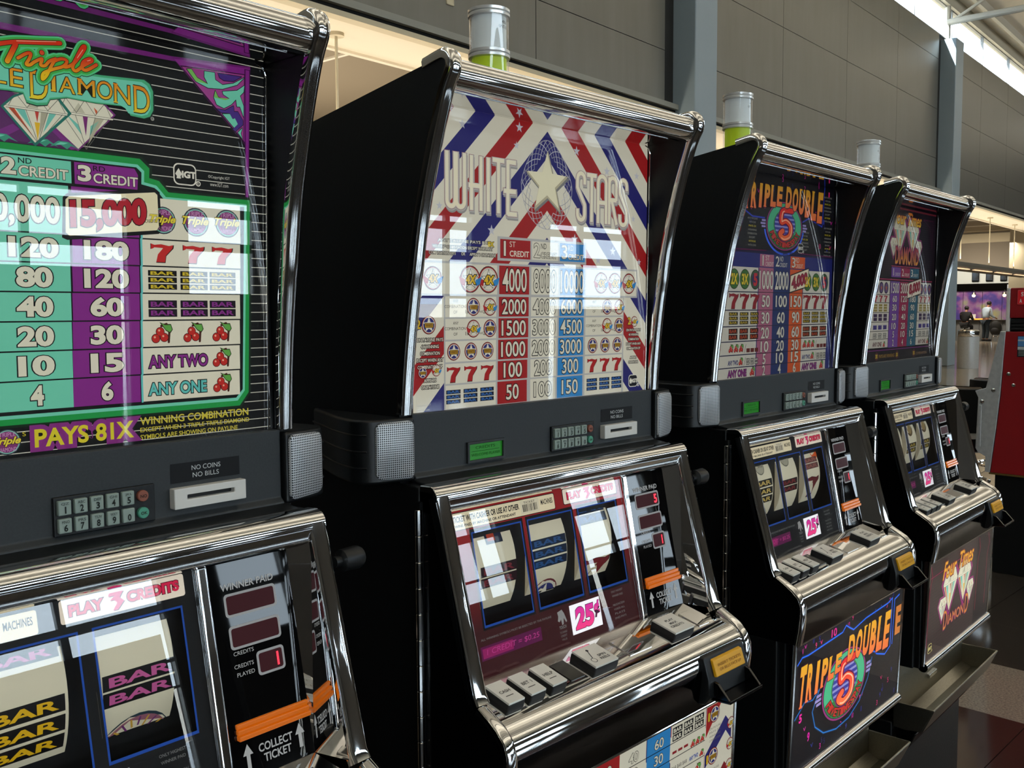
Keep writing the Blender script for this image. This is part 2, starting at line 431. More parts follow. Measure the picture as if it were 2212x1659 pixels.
def body(root, g):
    """cabinet, top box, trims, door, deck, belly, tray; g = dict of per-machine options"""
    MB().box(-.278, .278, -.03, .38, .40, 1.197).build('cabinet', 'black', root, .003)
    MB().box(-.274, .274, -.09, .37, -.03, .40).build('stand', 'black', root, .004)
    # top box
    side = FRONT+CORNER+TOPLINE+[(.38, 1.197), (.006, 1.197)]
    for a, b in ((-.2785, -.264), (.264, .2785)):
        MB().prism(side, a, b).taper().build('side_panel', 'black', root)
    MB().box(-.264, .264, .012, .38, 1.197, 1.652).taper().build('back_box', 'black', root)
    MB().prism([(-.064, 1.726), (-.039, 1.7215), (.175, 1.6905), (.38, 1.6605), (.38, 1.650), (.02, 1.6975), (-.060, 1.7000)], -.264, .264).taper().build('top_cover', 'black', root)
    # chrome side strips with a centre groove, wrapping over the top corner
    for sx in (-1, 1):
        sec = [(.2615, -.004), (.2615, .004), (.2640, .0085), (.2685, .0095), (.2705, .0075), (.2725, .0075), (.2740, .0095), (.2775, .0085), (.2800, .004), (.2800, -.004)]
        sec = [(sx*q[0], q[1]) for q in sec]
        if sx > 0:
            sec = sec[::-1]
        path = smooth_path(FRONT+CORNER+[(-.039, 1.7225)], 3)
        MB().sweep(path, sec).taper().build('side_trim', 'chrome', root, ang=50)
    # rounded top bar and the mirror plate under the hood
    bar = arc(-.0665, 1.7105, .0195, 75, 260, 14)
    MB().prism(bar+[(-.050, 1.695), (-.050, 1.724)], -.2615, .2615).taper().build('top_bar', 'chrome', root, ang=40)
    MB().box(-.2625, .2625, -.055, .012, 1.6925, 1.6955).taper().build('hood_mirror', 'mirror', root)
    # glass of the top box (trapezoid pane with rounded top corners)
    g0, g1 = .2495, .2555
    pane = [(-g0, 1.285), (g0, 1.285), (g1, 1.680), (g1-.004, 1.688), (g1-.012, 1.6915), (-g1+.012, 1.6915), (-g1+.004, 1.688), (-g1, 1.680)]
    y_ = lambda z: .0045-.01*(z-1.284)
    n = len(pane); mb = MB()
    mb.add([(p[0], y_(p[1]), p[1]) for p in pane]+[(p[0], y_(p[1])+.003, p[1]) for p in pane],
           [list(range(n)), list(range(2*n-1, n-1, -1))]+[(i, (i+1) % n, n+(i+1) % n, n+i) for i in range(n)])
    top = mb.build('top_glass', 'pane', root, smooth=False)
    MB().tube([(g0, y_(1.285), 1.286), (g1-.0005, y_(1.68), 1.678), (g1-.004, y_(1.688), 1.6875), (g1-.014, y_(1.69), 1.6905)], .0011, 6).build('glass_edge', 'chrome', top)
    # player tracking panel
    tp = MB().prism([(0, 1.2865), (.012, 1.2865), (.012, 1.199), (-.006, 1.199), (-.006, 1.204), (0, 1.209)], -.262, .262).build('tracking_panel', 'panel', root, .0015)
    MB().prism([(-.002, 1.203), (-.03, 1.199), (-.03, 1.192), (.0, 1.192)], -.266, .266).build('panel_lip', 'plastic', root, .002)
    lcd = MB().frame(-.167, -.094, 1.2105, 1.240, -.163, -.098, 1.2145, 1.2365, -.004, .001)
    lc = lcd.build('message_display', 'panel', root, .0008)
    MB().box(-.1635, -.0975, -.0008, .001, 1.214, 1.237).build('screen', 'lcd', lc)
    a = Art(plane_pos(-.001, 1.25, 0)); dk = (16, 74, 14)
    a.text('CREDITS', -150, 1229, -112, 1233, dk, 1); a.text('WELCOME PLAYER', -158, 1219, -102, 1223, dk, 1); a.line([(-158, 1226), (-104, 1226)], .6, dk, 1, cap=False)
    a.build('screen_text', 'print_flat', lc)
    kp = MB().box(.005, .1065, -.004, .001, 1.2085, 1.2465).build('keypad', 'plastic', root, .0012)
    a = Art(plane_pos(-.0086, 1.25, 0))
    keys = {}
    for i in range(12):
        c_, r_ = i % 6, i//6; x = .0140+.0156*c_; z = 1.2362-.0172*r_
        nm = ['1', '2', '3', '4', '5', 'NO', '6', '7', '8', '9', '0', 'OK'][i]
        if nm in ('NO', 'OK'):
            MB().lathe([(.0058, -.002), (.0058, -.0075), (.005, -.0083)], (x, 0, z), 16, 'y').build('key', 'red_key' if nm == 'NO' else 'green_key', kp)
            a.text(nm, x*1000-3.4, z*1000-1.6, x*1000+3.4, z*1000+1.6, (40, 30, 25), 1, bold=.02)
        else:
            if not keys:
                keys['m'] = MB().box(-.0062, .0062, -.0082, -.002, -.0070, .0070).mesh('key', M['key'], 0)
            k_ = link('key', keys['m'], kp); k_.location = (x, 0, z+DZ)
            bv = k_.modifiers.new('bevel', 'BEVEL'); bv.width = .001; bv.segments = 2
            a.text(nm, x*1000-(.4 if nm == '1' else 1.6), z*1000-5.2, x*1000+(1.0 if nm == '1' else 2.0), z*1000+1.4, (28, 34, 30), 1, bold=.03)
            lt = ['QZ', 'ABC', 'DEF', 'GHI', 'JKL', '', 'MNO', 'PRS', 'TUV', 'WXY', '', ''][i]
            if lt:
                a.text(lt, x*1000-3.6, z*1000+2.6, x*1000+3.6, z*1000+5.2, (40, 46, 42), 1)
    a.build('key_print', 'print_flat', kp)
    cr = MB().frame(.1245, .2095, 1.2165, 1.2380, .1395, .1950, 1.2258, 1.2305, -.010, .001)
    cr = cr.build('card_slot', 'white', root, .0012)
    MB().box(.1395, .1950, -.003, .001, 1.2255, 1.2310).build('slot_mouth', 'rubber', cr)
    a = Art(plane_pos(-.0004, 1.25, 0))
    a.rect(126, 1242.5, 207.5, 1263, (20, 21, 24), 1)
    a.text('NO COINS', 150, 1254.2, 184, 1259.2, (205, 208, 206), 2); a.text('NO BILLS', 151, 1246.4, 182, 1251.4, (205, 208, 206), 2)
    a.build('notice_label', 'print_flat', root)
    # speakers on both sides
    for sx in (-1, 1):
        plan = [(.2635, -.008), (.318, .004), (.328, .010), (.335, .022), (.334, .040), (.326, .075), (.314, .11), (.300, .145), (.286, .185), (.2795, .20), (.2635, .20)]
        sp = MB().prism([(sx*p[0], p[1]) for p in plan], 1.2005, 1.2835, 'z').build('speaker', 'plastic', root, .004, ang=50)
        # grille: rounded plate standing proud of the housing front
        pts = []
        for (u, z) in arc(.050, 1.270, .009, 0, 90, 4)+arc(.012, 1.272, .008, 90, 180, 4)+arc(.012, 1.213, .008, 180, 270, 4)+arc(.050, 1.216, .009, 270, 360, 4):
            pts.append((u, z))
        m_ = len(pts); d = Vector((.0545, .012, 0)).normalized(); nn = Vector((d.y, -d.x, 0))
        P0 = Vector((.2635, -.008, 0)); vs_ = []
        for off, sh in ((.0002, 0), (.0035, 0), (.0052, .0022)):
            for u, z in pts:
                cu, cz = .031, 1.242; uu = u+(cu-u)*sh/.03; zz = z+(cz-z)*sh/.03
                p = P0+d*uu*.98+nn*off; vs_.append((sx*p.x, p.y, zz))
        fs = [(i*m_+k, i*m_+(k+1) % m_, (i+1)*m_+(k+1) % m_, (i+1)*m_+k) for i in range(2) for k in range(m_)]+[[2*m_+k for k in range(m_)]]
        MB().add(vs_, fs).build('grille', 'grille', sp, ang=50)
        rib = smooth_path([(p[0]+.0006, p[1]) for p in plan[2:10]], 3)
        for z in (1.222, 1.243, 1.264):
            MB().tube([(sx*p[0], p[1], z) for p in rib], .0012, 6).build('rib', 'plastic', sp)
    # hinge along the left front edge, every knuckle a piece
    hb = MB().box(-.2815, -.2755, -.036, -.0295, .72, 1.178).build('hinge', 'black', root)
    km = MB().lathe([(.0042, 0), (.0048, .0008), (.0048, .0322), (.0042, .033)], n=10).mesh('knuckle', M['chrome'], 0)
    for i in range(13):
        k_ = link('knuckle', km, hb); k_.location = (-.2815, -.0335, .73+.0338*i+DZ)
    # reel door: cheeks, chrome frame, inner mirror walls
    cheek = [(-.03, 1.192), (-.056, 1.192), (-.129, .936)]+NOSE+[(-.03, .818)]
    for a_, b_ in ((-.2765, -.262), (.262, .2765)):
        MB().prism(cheek, a_, b_).build('door_cheek', 'gloss', root, .001)
    sec = [(-.0115, -.010), (-.0115, .002), (-.0085, .0058), (-.003, .0072), (.003, .0072), (.0085, .0058), (.0115, .002), (.0115, -.010)]
    for sx in (-1, 1):
        side_path = [(-.0575, 1.186), (-.066, 1.157), (-.095, 1.052), (-.124, .947), (-.131, .936)]
        s_ = [(sx*.2655+q[0], q[1]) for q in sec]
        MB().sweep(side_path[::-1], s_).build('door_frame_side', 'chrome', root, ang=50)
        edge = [(sx*.2690+q[0]*.75, q[1]*.6) for q in sec]
        MB().sweep((NOSE)[::-1], edge).build('nose_edging', 'chrome', root, ang=50)
        # slanted mirror wall between frame and glass
        y0, y1 = -.037, -.0805
        MB().add([(sx*.2555, -.062, 1.172), (sx*.2555, -.127, .938), (sx*.2395, y1, .940), (sx*.2395, y0, 1.163),
                  (sx*.2585, -.062, 1.172), (sx*.2585, -.127, .938), (sx*.2585, y1+.012, .940), (sx*.2585, y0+.012, 1.163)],
                 [(0, 1, 2, 3), (7, 6, 5, 4), (0, 4, 5, 1), (3, 2, 6, 7), (0, 3, 7, 4), (1, 5, 6, 2)]).build('door_reveal', 'mirror', root, smooth=False)
    prof = [(-.030, 1.199)]+arc(-.0475, 1.1835, .0165, 80, 205, 10)+[(-.062, 1.168), (-.052, 1.1625), (-.030, 1.1625)]
    MB().prism(prof, -.2765, .2765).build('door_frame_top', 'chrome', root, .002, ang=40)
    MB().prism([(-.053, 1.1650), (-.0405, 1.1600), (-.0345, 1.1600), (-.030, 1.165)], -.256, .256).build('frame_lip', 'gloss', root)
    # button deck, nose and lower front in one polished pressing
    deck = [(-.0735, .9415), (-.130, .9285), (-.150, .9225)]+[(p[0]+.0015, p[1]-.0015) for p in NOSE[2:]]
    dp_ = smooth_path(deck, 4); cut = next(i for i, p in enumerate(dp_) if p[1] < .884 and p[0] < -.16)
    MB().prism(dp_[:cut+1]+[(-.15, dp_[cut][1]), (-.07, .90)], -.2635, .2635).build('button_deck', 'chrome', root, ang=40)
    MB().prism(dp_[cut:]+[(-.07, .818), (-.07, .8995), (-.15, dp_[cut][1])], -.2635, .2635).build('nose_front', 'chrome_dark_refl', root, ang=40)
    dk_ = lambda y: .9415+.235*(y+.0735)
    def button(x0, x1, big, txt):
        y0, y1 = -.100, -.149; c = Vector(((x0+x1)/2, (y0+y1)/2, dk_(-.1245)))
        h = .0052; L_ = .0235; W_ = (x1-x0)/2
        b = MB().obox(c+EN*(h-.002), (1, 0, 0), ET, EN, (W_, L_, h)).build('button', 'rubber', root, .0025)
        MB().obox(c+EN*(2*h-.0012), (1, 0, 0), ET, EN, (W_*.94, L_*.95, .0014)).build('cap', 'lens', b)
        def pos(x, z, L):
            p = c+Vector((x/1000, 0, 0))-ET*(z/1000)+EN*(2*h+.0002+.0001*L); return tuple(p)
        a = Art(pos)
        if txt == 'SPIN':
            a.ring(-13, -9, 5, .9, (40, 40, 40)); a.line([(-11, -4), (-4, 12)], 1.4, (40, 40, 40)); a.disc(-3.5, 13, 2.4, (40, 40, 40))
            a.text('SPIN', 1, -6, 17, -1, (45, 45, 45), bold=.02); a.text('REELS', -1, -13, 18, -8, (45, 45, 45), bold=.02)
        elif txt == 'MAX':
            a.text('PLAY', -10, 6, 10, 11, (70, 70, 70), bold=.02); a.text('MAX', -9, -2, 9, 3, (70, 70, 70), bold=.02); a.text('CREDITS', -16, -10, 16, -5, (70, 70, 70), bold=.02)
        else:
            a.text(txt, -9, -5, 9, 6, (85, 83, 76), bold=.02, keep=True); a.line([(-6, -9), (6, -9)], 1.5, (85, 83, 76))
        a.build('print', 'print_flat', b)
    for x0, x1, t in ((-.237, -.207, 'CASH'), (-.196, -.167, 'BET 1'), (-.155, -.126, 'HELP')):
        button(x0, x1, False, t)
    button(-.068, -.016, True, 'SPIN'); button(.121, .173, True, 'MAX')
    for x0, x1, m_ in ((-.112, -.083, 'gloss'), (.018, .070, 'chrome'), (.196, .222, 'chrome')):
        MB().obox(Vector(((x0+x1)/2, -.1225, dk_(-.1225)+.0008)), (1, 0, 0), ET, EN, ((x1-x0)/2, .021, .0011)).build('deck_plate', m_, root, .0008)
    # bill and ticket acceptor
    ba = MB().prism([(-.17, .902), (-.186, .900), (-.196, .868), (-.198, .842), (-.188, .828), (-.17, .826)], .140, .252).build('bill_acceptor', 'plastic', root, .003)
    MB().prism([(-.185, .8955), (-.1925, .8935), (-.2005, .8700), (-.190, .8675)], .156, .238).build('acceptor_lamp', 'yellow', ba, .002)
    nd = (Vector((0, -.2005, .87))-Vector((0, -.1925, .8935))).normalized(); nf = Vector((0, nd.z, -nd.y))
    def ypos(x, z, L):
        p = Vector((.197, -.1967, .8815))+Vector((1, 0, 0))*(x/1000)-nd*(z/1000)+nf*(.0006+.0001*L); return tuple(p)
    a = Art(ypos)
    for i, t in enumerate(('INSERT TICKETS', 'OR BILLS FACE UP')):
        a.text(t, -32+2*i, 2.2-7*i, 32-2*i, 6.2-7*i, (120, 66, 20), 1)
    a.build('lamp_print', 'print_flat', ba)
    for q in (((.152, .157), (-.226, -.185)), ((.240, .245), (-.226, -.185))):
        MB().prism([(q[1][1], .866), (q[1][0]+.022, .862), (q[1][0], .838), (q[1][1], .834)], *q[0]).build('guide', 'gloss', ba, .001)
    MB().prism([(-.185, .840), (-.226, .841), (-.226, .836), (-.185, .833)], .152, .245).build('mouth_lip', 'gloss', ba, .001)
    # belly door
    MB().box(-.266, .266, -.150, -.025, .548, .819).build('belly_door', 'black', root, .003)
    MB().box(-.2765, .2765, -.138, -.020, .548, .819).build('belly_cabinet', 'black', root, .004)
    by = lambda z: -.1675-.04*(z-.812)
    for sx in (-1, 1):
        MB().tube([(sx*.2625, by(.82)+.001, .816), (sx*.2625, by(.556)+.001, .556)], .0042, 8).build('belly_frame_side', 'chrome', root)
    MB().tube([(-.2635, by(.815)-.001, .8135), (.2635, by(.815)-.001, .8135)], .0048, 8).build('belly_frame_top', 'chrome', root)
    MB().tube([(-.2635, by(.552), .5525), (.2635, by(.552), .5525)], .0115, 14).build('belly_frame_bottom', 'chrome', root)
    MB().box(-.262, .262, -.1540, -.149, .560, .812).build('lamp_box', 'black', root)
    gl = MB(); gl.add([(x, by(z)-.0022-o, z) for o in (0, .002) for (x, z) in ((-.260, .562), (.260, .562), (.260, .811), (-.260, .811))],
                      [(0, 1, 2, 3), (7, 6, 5, 4), (0, 4, 5, 1), (1, 5, 6, 2), (2, 6, 7, 3), (3, 7, 4, 0)])
    bgl = gl.build('belly_glass', 'pane_low', root, smooth=False)
    # stainless coin tray
    t = .0022
    tray = MB().prism([(-.094, .548), (-.094, .405), (-.120, .392), (-.160, .398), (-.186, .4525), (-.1885, .4525), (-.163, .3945), (-.120, .3885), (-.0918, .402), (-.0918, .548)], -.270, .270)
    for sx in (-1, 1):
        tray.prism([(-.094, .4525), (-.094, .392), (-.120, .390), (-.161, .397), (-.187, .4525)], sx*.272-.0012, sx*.272+.0012)
    tr = tray.build('coin_tray', 'steel', root, ang=25)
    MB().tube([(-.272, -.0945, .453), (-.272, -.1865, .4535), (.272, -.1865, .4535), (.272, -.0945, .453)], .0024, 8).build('tray_rim', 'steel', tr)
    MB().box(-.03, .03, -.101, -.092, .440, .452).build('coin_outlet', 'chrome', tr, .002)
    MB().prism([(-.098, .384), (-.098, .33), (-.13, .345), (-.148, .386), (-.12, .380)], -.268, .268).build('tray_housing', 'gloss', root, .003)
    MB().lathe([(.006, .02), (.006, .028), (.0125, .030), (.0135, .052), (.011, .057)], (.262, -.068, 1.140), 16, 'x').build('side_knob', 'plastic', root)
    # signal light on the roof
    cx, cy = -.022, .097
    cand = MB().lathe([(.036, 1.695), (.036, 1.712), (.031, 1.716)], (cx, cy, 0), 28).build('signal_light', 'ring', root)
    MB().lathe([(.0265, 1.712), (.0265, 1.800)], (cx, cy, 0), 28).build('lime_lamp', 'lime', cand)
    MB().lathe([(.0265, 1.811), (.0265, 1.860)], (cx, cy, 0), 28).build('white_lamp', 'frost', cand)
    MB().lathe([(.0298, 1.714), (.0298, 1.800)], (cx, cy, 0), 28).build('lamp_tube', 'clear', cand)
    MB().lathe([(.0298, 1.811), (.0298, 1.860)], (cx, cy, 0), 28).build('lamp_tube', 'clear', cand)
    for z in (1.7985, 1.8590):
        MB().lathe([(.0282, z), (.0318, z+.001), (.0318, z+.0045), (.0306, z+.006), (.0318, z+.0075), (.0318, z+.0115), (.0288, z+.0125)], (cx, cy, 0), 28).build('lamp_ring', 'ring', cand)
    def cpos(x, z, L):
        th = x/26.6-pi/2+.12; return (cx+.0268*cos(th), cy+.0268*sin(th), z/1000)
    a = Art(cpos); a.text('4006', -2, 1848, 9, 1852.5, (55, 58, 60), 1); a.text('UNT-03', -8, 1841, 11, 1845.5, (55, 58, 60), 1); a.build('lamp_print', 'print_flat', cand)
    return top, bgl

WINX = [(-195, -103), (-87, 5), (22, 110)]
def reels(root, face, dim, symbols, blue=(20, 70, 160), ticket_w=True):
    """reel glass with three windows, the reels behind it, pay meters and lettering"""
    a = Art(DOOR); c, c2 = face, dim
    xs = [-252, WINX[0][0]-5, WINX[0][1]+5, WINX[1][0]-5, WINX[1][1]+5, WINX[2][0]-5, WINX[2][1]+5, 127]
    a.rect(xs[0], 1130, xs[7], 1160, c, 0); a.rect(xs[0], 936, xs[7], 998, c2, 0)
    gz = grad(1000, c2, 1128, c)
    for i in (0, 2, 4, 6):
        a.rect(xs[i], 998, xs[i+1], 1130, gz, 0)
    for x0, x1 in WINX:                       # dark surround and coloured inner edge of each window
        for q in ((x0-5, 998, x0-2, 1130), (x1+2, 998, x1+5, 1130), (x0-2, 1126, x1+2, 1130), (x0-2, 998, x1+2, 1001)):
            a.rect(*q, (8, 8, 10), 1)
        for q in ((x0-2, 1001, x0, 1126), (x1, 1001, x1+2, 1126), (x0, 1124, x1, 1126)):
            a.rect(*q, blue, 1)
        a.rect(x0, 1001, x1, 1004, blue, 1)
    a.rrect(-252, 1131.5, -26, 1155, 3, (10, 10, 12), 1); a.rrect(-254, 1132.5, -27, 1154, 2.5, (238, 224, 186), 2)
    k = (30, 28, 30)
    a.text('REDEEM TICKET WITH CASHIER OR USE AT OTHER', -251, 1142, -101, 1150, k, 3, bold=.035)
    a.text('SLOT WINS PAID BY MACHINE OR ATTENDANT', -240, 1135.2, -109, 1139, k, 3, bold=.03)
    a.rect(-98, 1134.5, -60, 1152.5, (226, 216, 186), 3); a.text('TICKET', -91, 1148, -68, 1151, k, 4)
    rr = random.Random(5); x = -94
    while x < -64:
        w_ = rr.choice((.5, .9, 1.5)); a.rect(x, 1137, x+w_, 1147, k, 4); x += w_+rr.choice((.6, .9, 1.3))
    a.text('MACHINES', -56, 1141.5, -31, 1149, k, 3, bold=.02)
    a.rrect(-8.5, 1134, 118.5, 1157.5, 3, (12, 12, 14), 1); a.rrect(-7, 1135, 117, 1156.5, 2.5, (250, 236, 214), 2)
    red = (225, 30, 78)
    a.text('PLAY', 1, 1140.5, 34, 1151, red, 3, bold=.05, out=.7, ocol=(90, 16, 30))
    p3 = [(40, 1153.5), (54, 1153.5), (50, 1148), (54, 1144), (47, 1137), (42, 1137), (47, 1143.5), (44, 1146.5), (40, 1146.5), (45, 1150.3), (39, 1150.3)]
    a.poly([(p[0]+.7, p[1]-.7) for p in p3], (90, 16, 30), 3); a.poly(p3, (228, 38, 110), 4)
    a.text('CREDITS', 57, 1141, 111, 1151.5, red, 3, bold=.05, out=.7, ocol=(90, 16, 30))
    gy = (120, 122, 120)
    a.text('ALL WINNING SYMBOLS MUST BE BISECTED BY THE PAYLINE', -207, 986, -69, 988.8, gy, 1)
    a.rect(-210, 961, -93, 979, (92, 12, 70), 1); a.rect(-207, 963.5, -150, 976, (150, 22, 96), 2)
    a.text('1 CREDIT = $0.25', -200, 966, -98, 974, (196, 60, 140), 3, shear=.15)
    hand = [(-56, 990), (-46, 992), (-42, 986), (-38, 975), (-40, 973), (-44, 980), (-46, 972), (-49, 971), (-50, 979), (-54, 976), (-57, 978), (-55, 984)]
    a.poly(hand, (150, 150, 148), 1)
    a.text('TOUCH', -56, 966, -41, 970.5, gy, 1, bold=.03)
    for i, t in enumerate(('TO CHANGE', 'CREDIT', 'VALUE')):
        a.text(t, -56+i, 960-i*5, -41-i, 962.6-i*5, gy, 1)
    for i, t in enumerate(('ONLY HIGHEST', 'WINNER PAID', '', 'MALFUNCTION', 'VOIDS ALL', 'PLAYS', 'AND PAYS')):
        if t:
            a.text(t, 68+(i % 3), 991-i*6.5, 96-(i % 3), 994-i*6.5, gy, 1)
    rg = a.build('reel_glass_print', 'print_lit', root)
    b = Art(DOOR)                             # the sticker with the price of a credit
    b.rect(-30, 952, 38, 993.5, (236, 236, 240), 4)
    pk = grad(952, (240, 60, 120), 990, (200, 40, 150))
    b.text('25', -22, 957, 22, 988, pk, 5, bold=.05, out=.9, ocol=(60, 20, 50), shear=.12)
    b.text('\u00a2', 23, 966, 36, 989, pk, 5, bold=.03, out=.6, ocol=(60, 20, 50))
    b.build('price_sticker', 'print_hot', root)
    # pane in front
    yy = lambda z: -.034+.203*(z-1.157)
    MB().add([(x, yy(z)-.0026-o, z) for o in (0, .002) for (x, z) in ((-.250, .940), (.127, .940), (.127, 1.160), (-.250, 1.160))],
             [(0, 1, 2, 3), (7, 6, 5, 4), (0, 4, 5, 1), (1, 5, 6, 2), (2, 6, 7, 3), (3, 7, 4, 0)]).build('reel_glass', 'pane', root, smooth=False)
    # divider strip and the pay panel
    MB().prism([(yy(1.16)-.008, 1.161), (yy(1.16)+.01, 1.161), (yy(.94)+.01, .938), (yy(.94)-.008, .938)], .1275, .1405).build('divider_strip', 'chrome', root, .003)
    pp = MB().add([(x, yy(z)+o, z) for o in (-.0035, .004) for (x, z) in ((.141, .940), (.240, .940), (.240, 1.163), (.141, 1.163))],
                  [(0, 1, 2, 3), (7, 6, 5, 4), (0, 4, 5, 1), (1, 5, 6, 2), (2, 6, 7, 3), (3, 7, 4, 0)]).build('pay_panel', 'acrylic', root, smooth=False)
    a = Art(plane_pos(-.0377, 1.157, .203)); wh = (196, 198, 196)
    a.text('WINNER PAID', 154, 1130, 218, 1137, wh, 1, bold=.02)
    for x0, z0, x1, z1 in ((156, 1102.5, 219, 1126.5), (157, 1069.5, 219, 1093.5), (185, 1036.5, 219, 1061.5)):
        dp = Art(plane_pos(-.0377, 1.157, .203)); dp.rrect(x0, z0, x1, z1, 4, (176, 178, 178), 1); dp.rrect(x0+2.6, z0+2.6, x1-2.6, z1-2.6, 2.5, (66, 8, 18), 2); dp.build('meter_window', 'print_dim', pp)
    a.text('CREDITS', 159, 1063.5, 183, 1067.5, wh, 1); a.text('CREDITS', 158, 1050.5, 181, 1054.5, wh, 1); a.text('PLAYED', 160, 1042, 181, 1046, wh, 1)
    for ax, az in ((160, 950), (224.5, 951)):
        ar = Art(plane_pos(-.0377, 1.157, .203)); ar.poly([(ax-2.2, az), (ax+2.2, az), (ax+2.2, az+14), (ax+6, az+14), (ax, az+25), (ax-6, az+14), (ax-2.2, az+14)], wh, 1); ar.build('arrow', 'print_dim', pp)
    a.text('COLLECT', 173, 962, 215, 970.5, wh, 1, bold=.02); a.text('TICKET', 178, 951, 212, 959.5, wh, 1, bold=.02)
    a.build('pay_panel_print', 'print_dim', pp)
    d = Art(plane_pos(-.0382, 1.157, .203))
    seg = symbols.get('paid', '')
    if seg:
        d.text(seg, 205, 1107.5, 213, 1121.5, (255, 44, 80), 2, bold=.03)
    d.text('1', 209, 1042, 211.5, 1056, (255, 44, 80), 2, bold=.03)
    d.build('lit_digits', 'ledon', pp)
    # amber ticket lamp: ribbed lens
    lens = MB()
    for i in range(3):
        z0 = .981+.0055*i; lens.box(.150, .239, yy(z0)-.0085+.0015*i, yy(z0), z0, z0+.0052)
    lens.build('ticket_lamp', 'amber', root, .001)
    # dark compartment behind the glass
    MB().prism([(yy(1.165)+.006, 1.166), (.11, 1.166), (.11, .925), (yy(.925)+.006, .925)], -.2555, -.2535).build('compartment_wall', 'gloss', root)
    MB().box(-.256, .256, .105, .109, .925, 1.166).build('compartment_back', 'gloss', root)
    # reels
    R_ = .105; rc = (.062, 1.063)
    for i, (x0, x1) in enumerate(WINX):
        xa, xb = (x0+4)/1000, (x1-10)/1000
        r = MB().lathe([(R_-.012, xa+.001), (R_, xa), (R_, xb), (R_-.012, xb-.001)], (0, rc[0], rc[1]), 64, 'x').build('reel', 'reel', root, ang=50)
        def rpos(x, z, L, xa=xa, xb=xb):
            th = z/1000/R_; rr_ = R_+.0003+.00035*L
            return ((xa+xb)/2+x/1000, rc[0]-rr_*cos(th), rc[1]+rr_*sin(th))
        s_ = Art(rpos, step=4)
        symbols['draw'](s_, i)
        if s_.v:
            s_.build('reel_print', 'print_reel', r)
    return rg

# ------------------------------------------------------------------ artwork of the four machines
AQUA = (112, 205, 172); GREEN = (26, 150, 66); PURP = (132, 36, 132); TEAL = (60, 150, 120); YEL = (214, 196, 40); ORA = (214, 130, 20)

def offset_path(p, d):
    out = []
    for i in range(len(p)):
        a = p[max(i-1, 0)]; b = p[min(i+1, len(p)-1)]; l = sqrt((b[0]-a[0])**2+(b[1]-a[1])**2)
        out.append((p[i][0]-(b[1]-a[1])/l*d, p[i][1]+(b[0]-a[0])/l*d))
    return out

def badge_tri(a, x, z, r, L=3):
    a.disc(x, z, r, (20, 60, 60), L); a.disc(x, z, r*.93, (126, 50, 110), L+1); a.ring(x, z, r*.9, r*.07, AQUA, L+2)
    a.text('TRIPLE', x-r*.6, z+r*.42, x+r*.6, z+r*.74, (206, 150, 190), L+2); a.text('DIAMOND', x-r*.66, z-r*.74, x+r*.66, z-r*.42, (206, 150, 190), L+2)
    a.text('Triple', x-r*1.05, z-r*.34, x+r*.98, z+r*.38, (226, 206, 60), L+3, bold=.03, shear=.35, out=.5, ocol=(40, 26, 20))

def dia(a, P, L, edge, facets):
    a.poly(P, edge, L); a.poly([((p[0]-sum(q[0] for q in P)/len(P))*.93+sum(q[0] for q in P)/len(P), (p[1]-sum(q[1] for q in P)/len(P))*.93+sum(q[1] for q in P)/len(P)) for p in P], (222, 218, 192), L+1)
    x0 = min(p[0] for p in P); x1 = max(p[0] for p in P); z0 = min(p[1] for p in P); z1 = max(p[1] for p in P)
    g = lambda u, v: (x0+(x1-x0)*u, z0+(z1-z0)*v)
    for col, pts in facets:
        a.poly([g(*q) for q in pts], col, L+2)
    ln = (96, 96, 86)
    for pts in ([(.04, .70), (.96, .70)], [(.06, .665), (.94, .665)], [(.12, .68), (.5, .05)], [(.34, .68), (.5, .05)], [(.66, .68), (.5, .05)], [(.88, .68), (.5, .05)], [(.2, .96), (.36, .71)], [(.36, .71), (.5, .97)], [(.5, .97), (.66, .71)], [(.66, .71), (.82, .96)], [(.2, .96), (.1, .71)], [(.82, .96), (.92, .71)]):
        a.line([g(*q) for q in pts], .5, ln, L+3, cap=False)
    a.rect(*g(.05, .672), *g(.95, .698), (232, 228, 204), L+3)
FAC = [((110, 190, 170), [(.2, .66), (.33, .66), (.42, .3)]), ((196, 70, 30), [(.1, .66), (.18, .66), (.44, .16)]), ((224, 180, 40), [(.46, .45), (.54, .45), (.5, .1)]), ((170, 166, 140), [(.56, .66), (.66, .66), (.52, .2)]),
       ((110, 190, 170), [(.68, .66), (.78, .66), (.58, .26)]), ((206, 96, 40), [(.6, .94), (.68, .8), (.72, .71)]), ((186, 182, 156), [(.36, .72), (.5, .95), (.52, .72)]), ((190, 60, 50), [(.47, .66), (.53, .66), (.5, .45)])]
FAC2 = [((110, 190, 170), [(.2, .66), (.38, .5), (.44, .3)]), ((120, 40, 110), [(.46, .66), (.54, .66), (.5, .3)]), ((178, 172, 144), [(.66, .66), (.8, .66), (.54, .16)]), ((110, 190, 170), [(.58, .5), (.72, .62), (.56, .3)]),
        ((200, 90, 50), [(.64, .86), (.7, .8), (.68, .72)]), ((190, 186, 160), [(.3, .72), (.4, .9), (.5, .72)])]

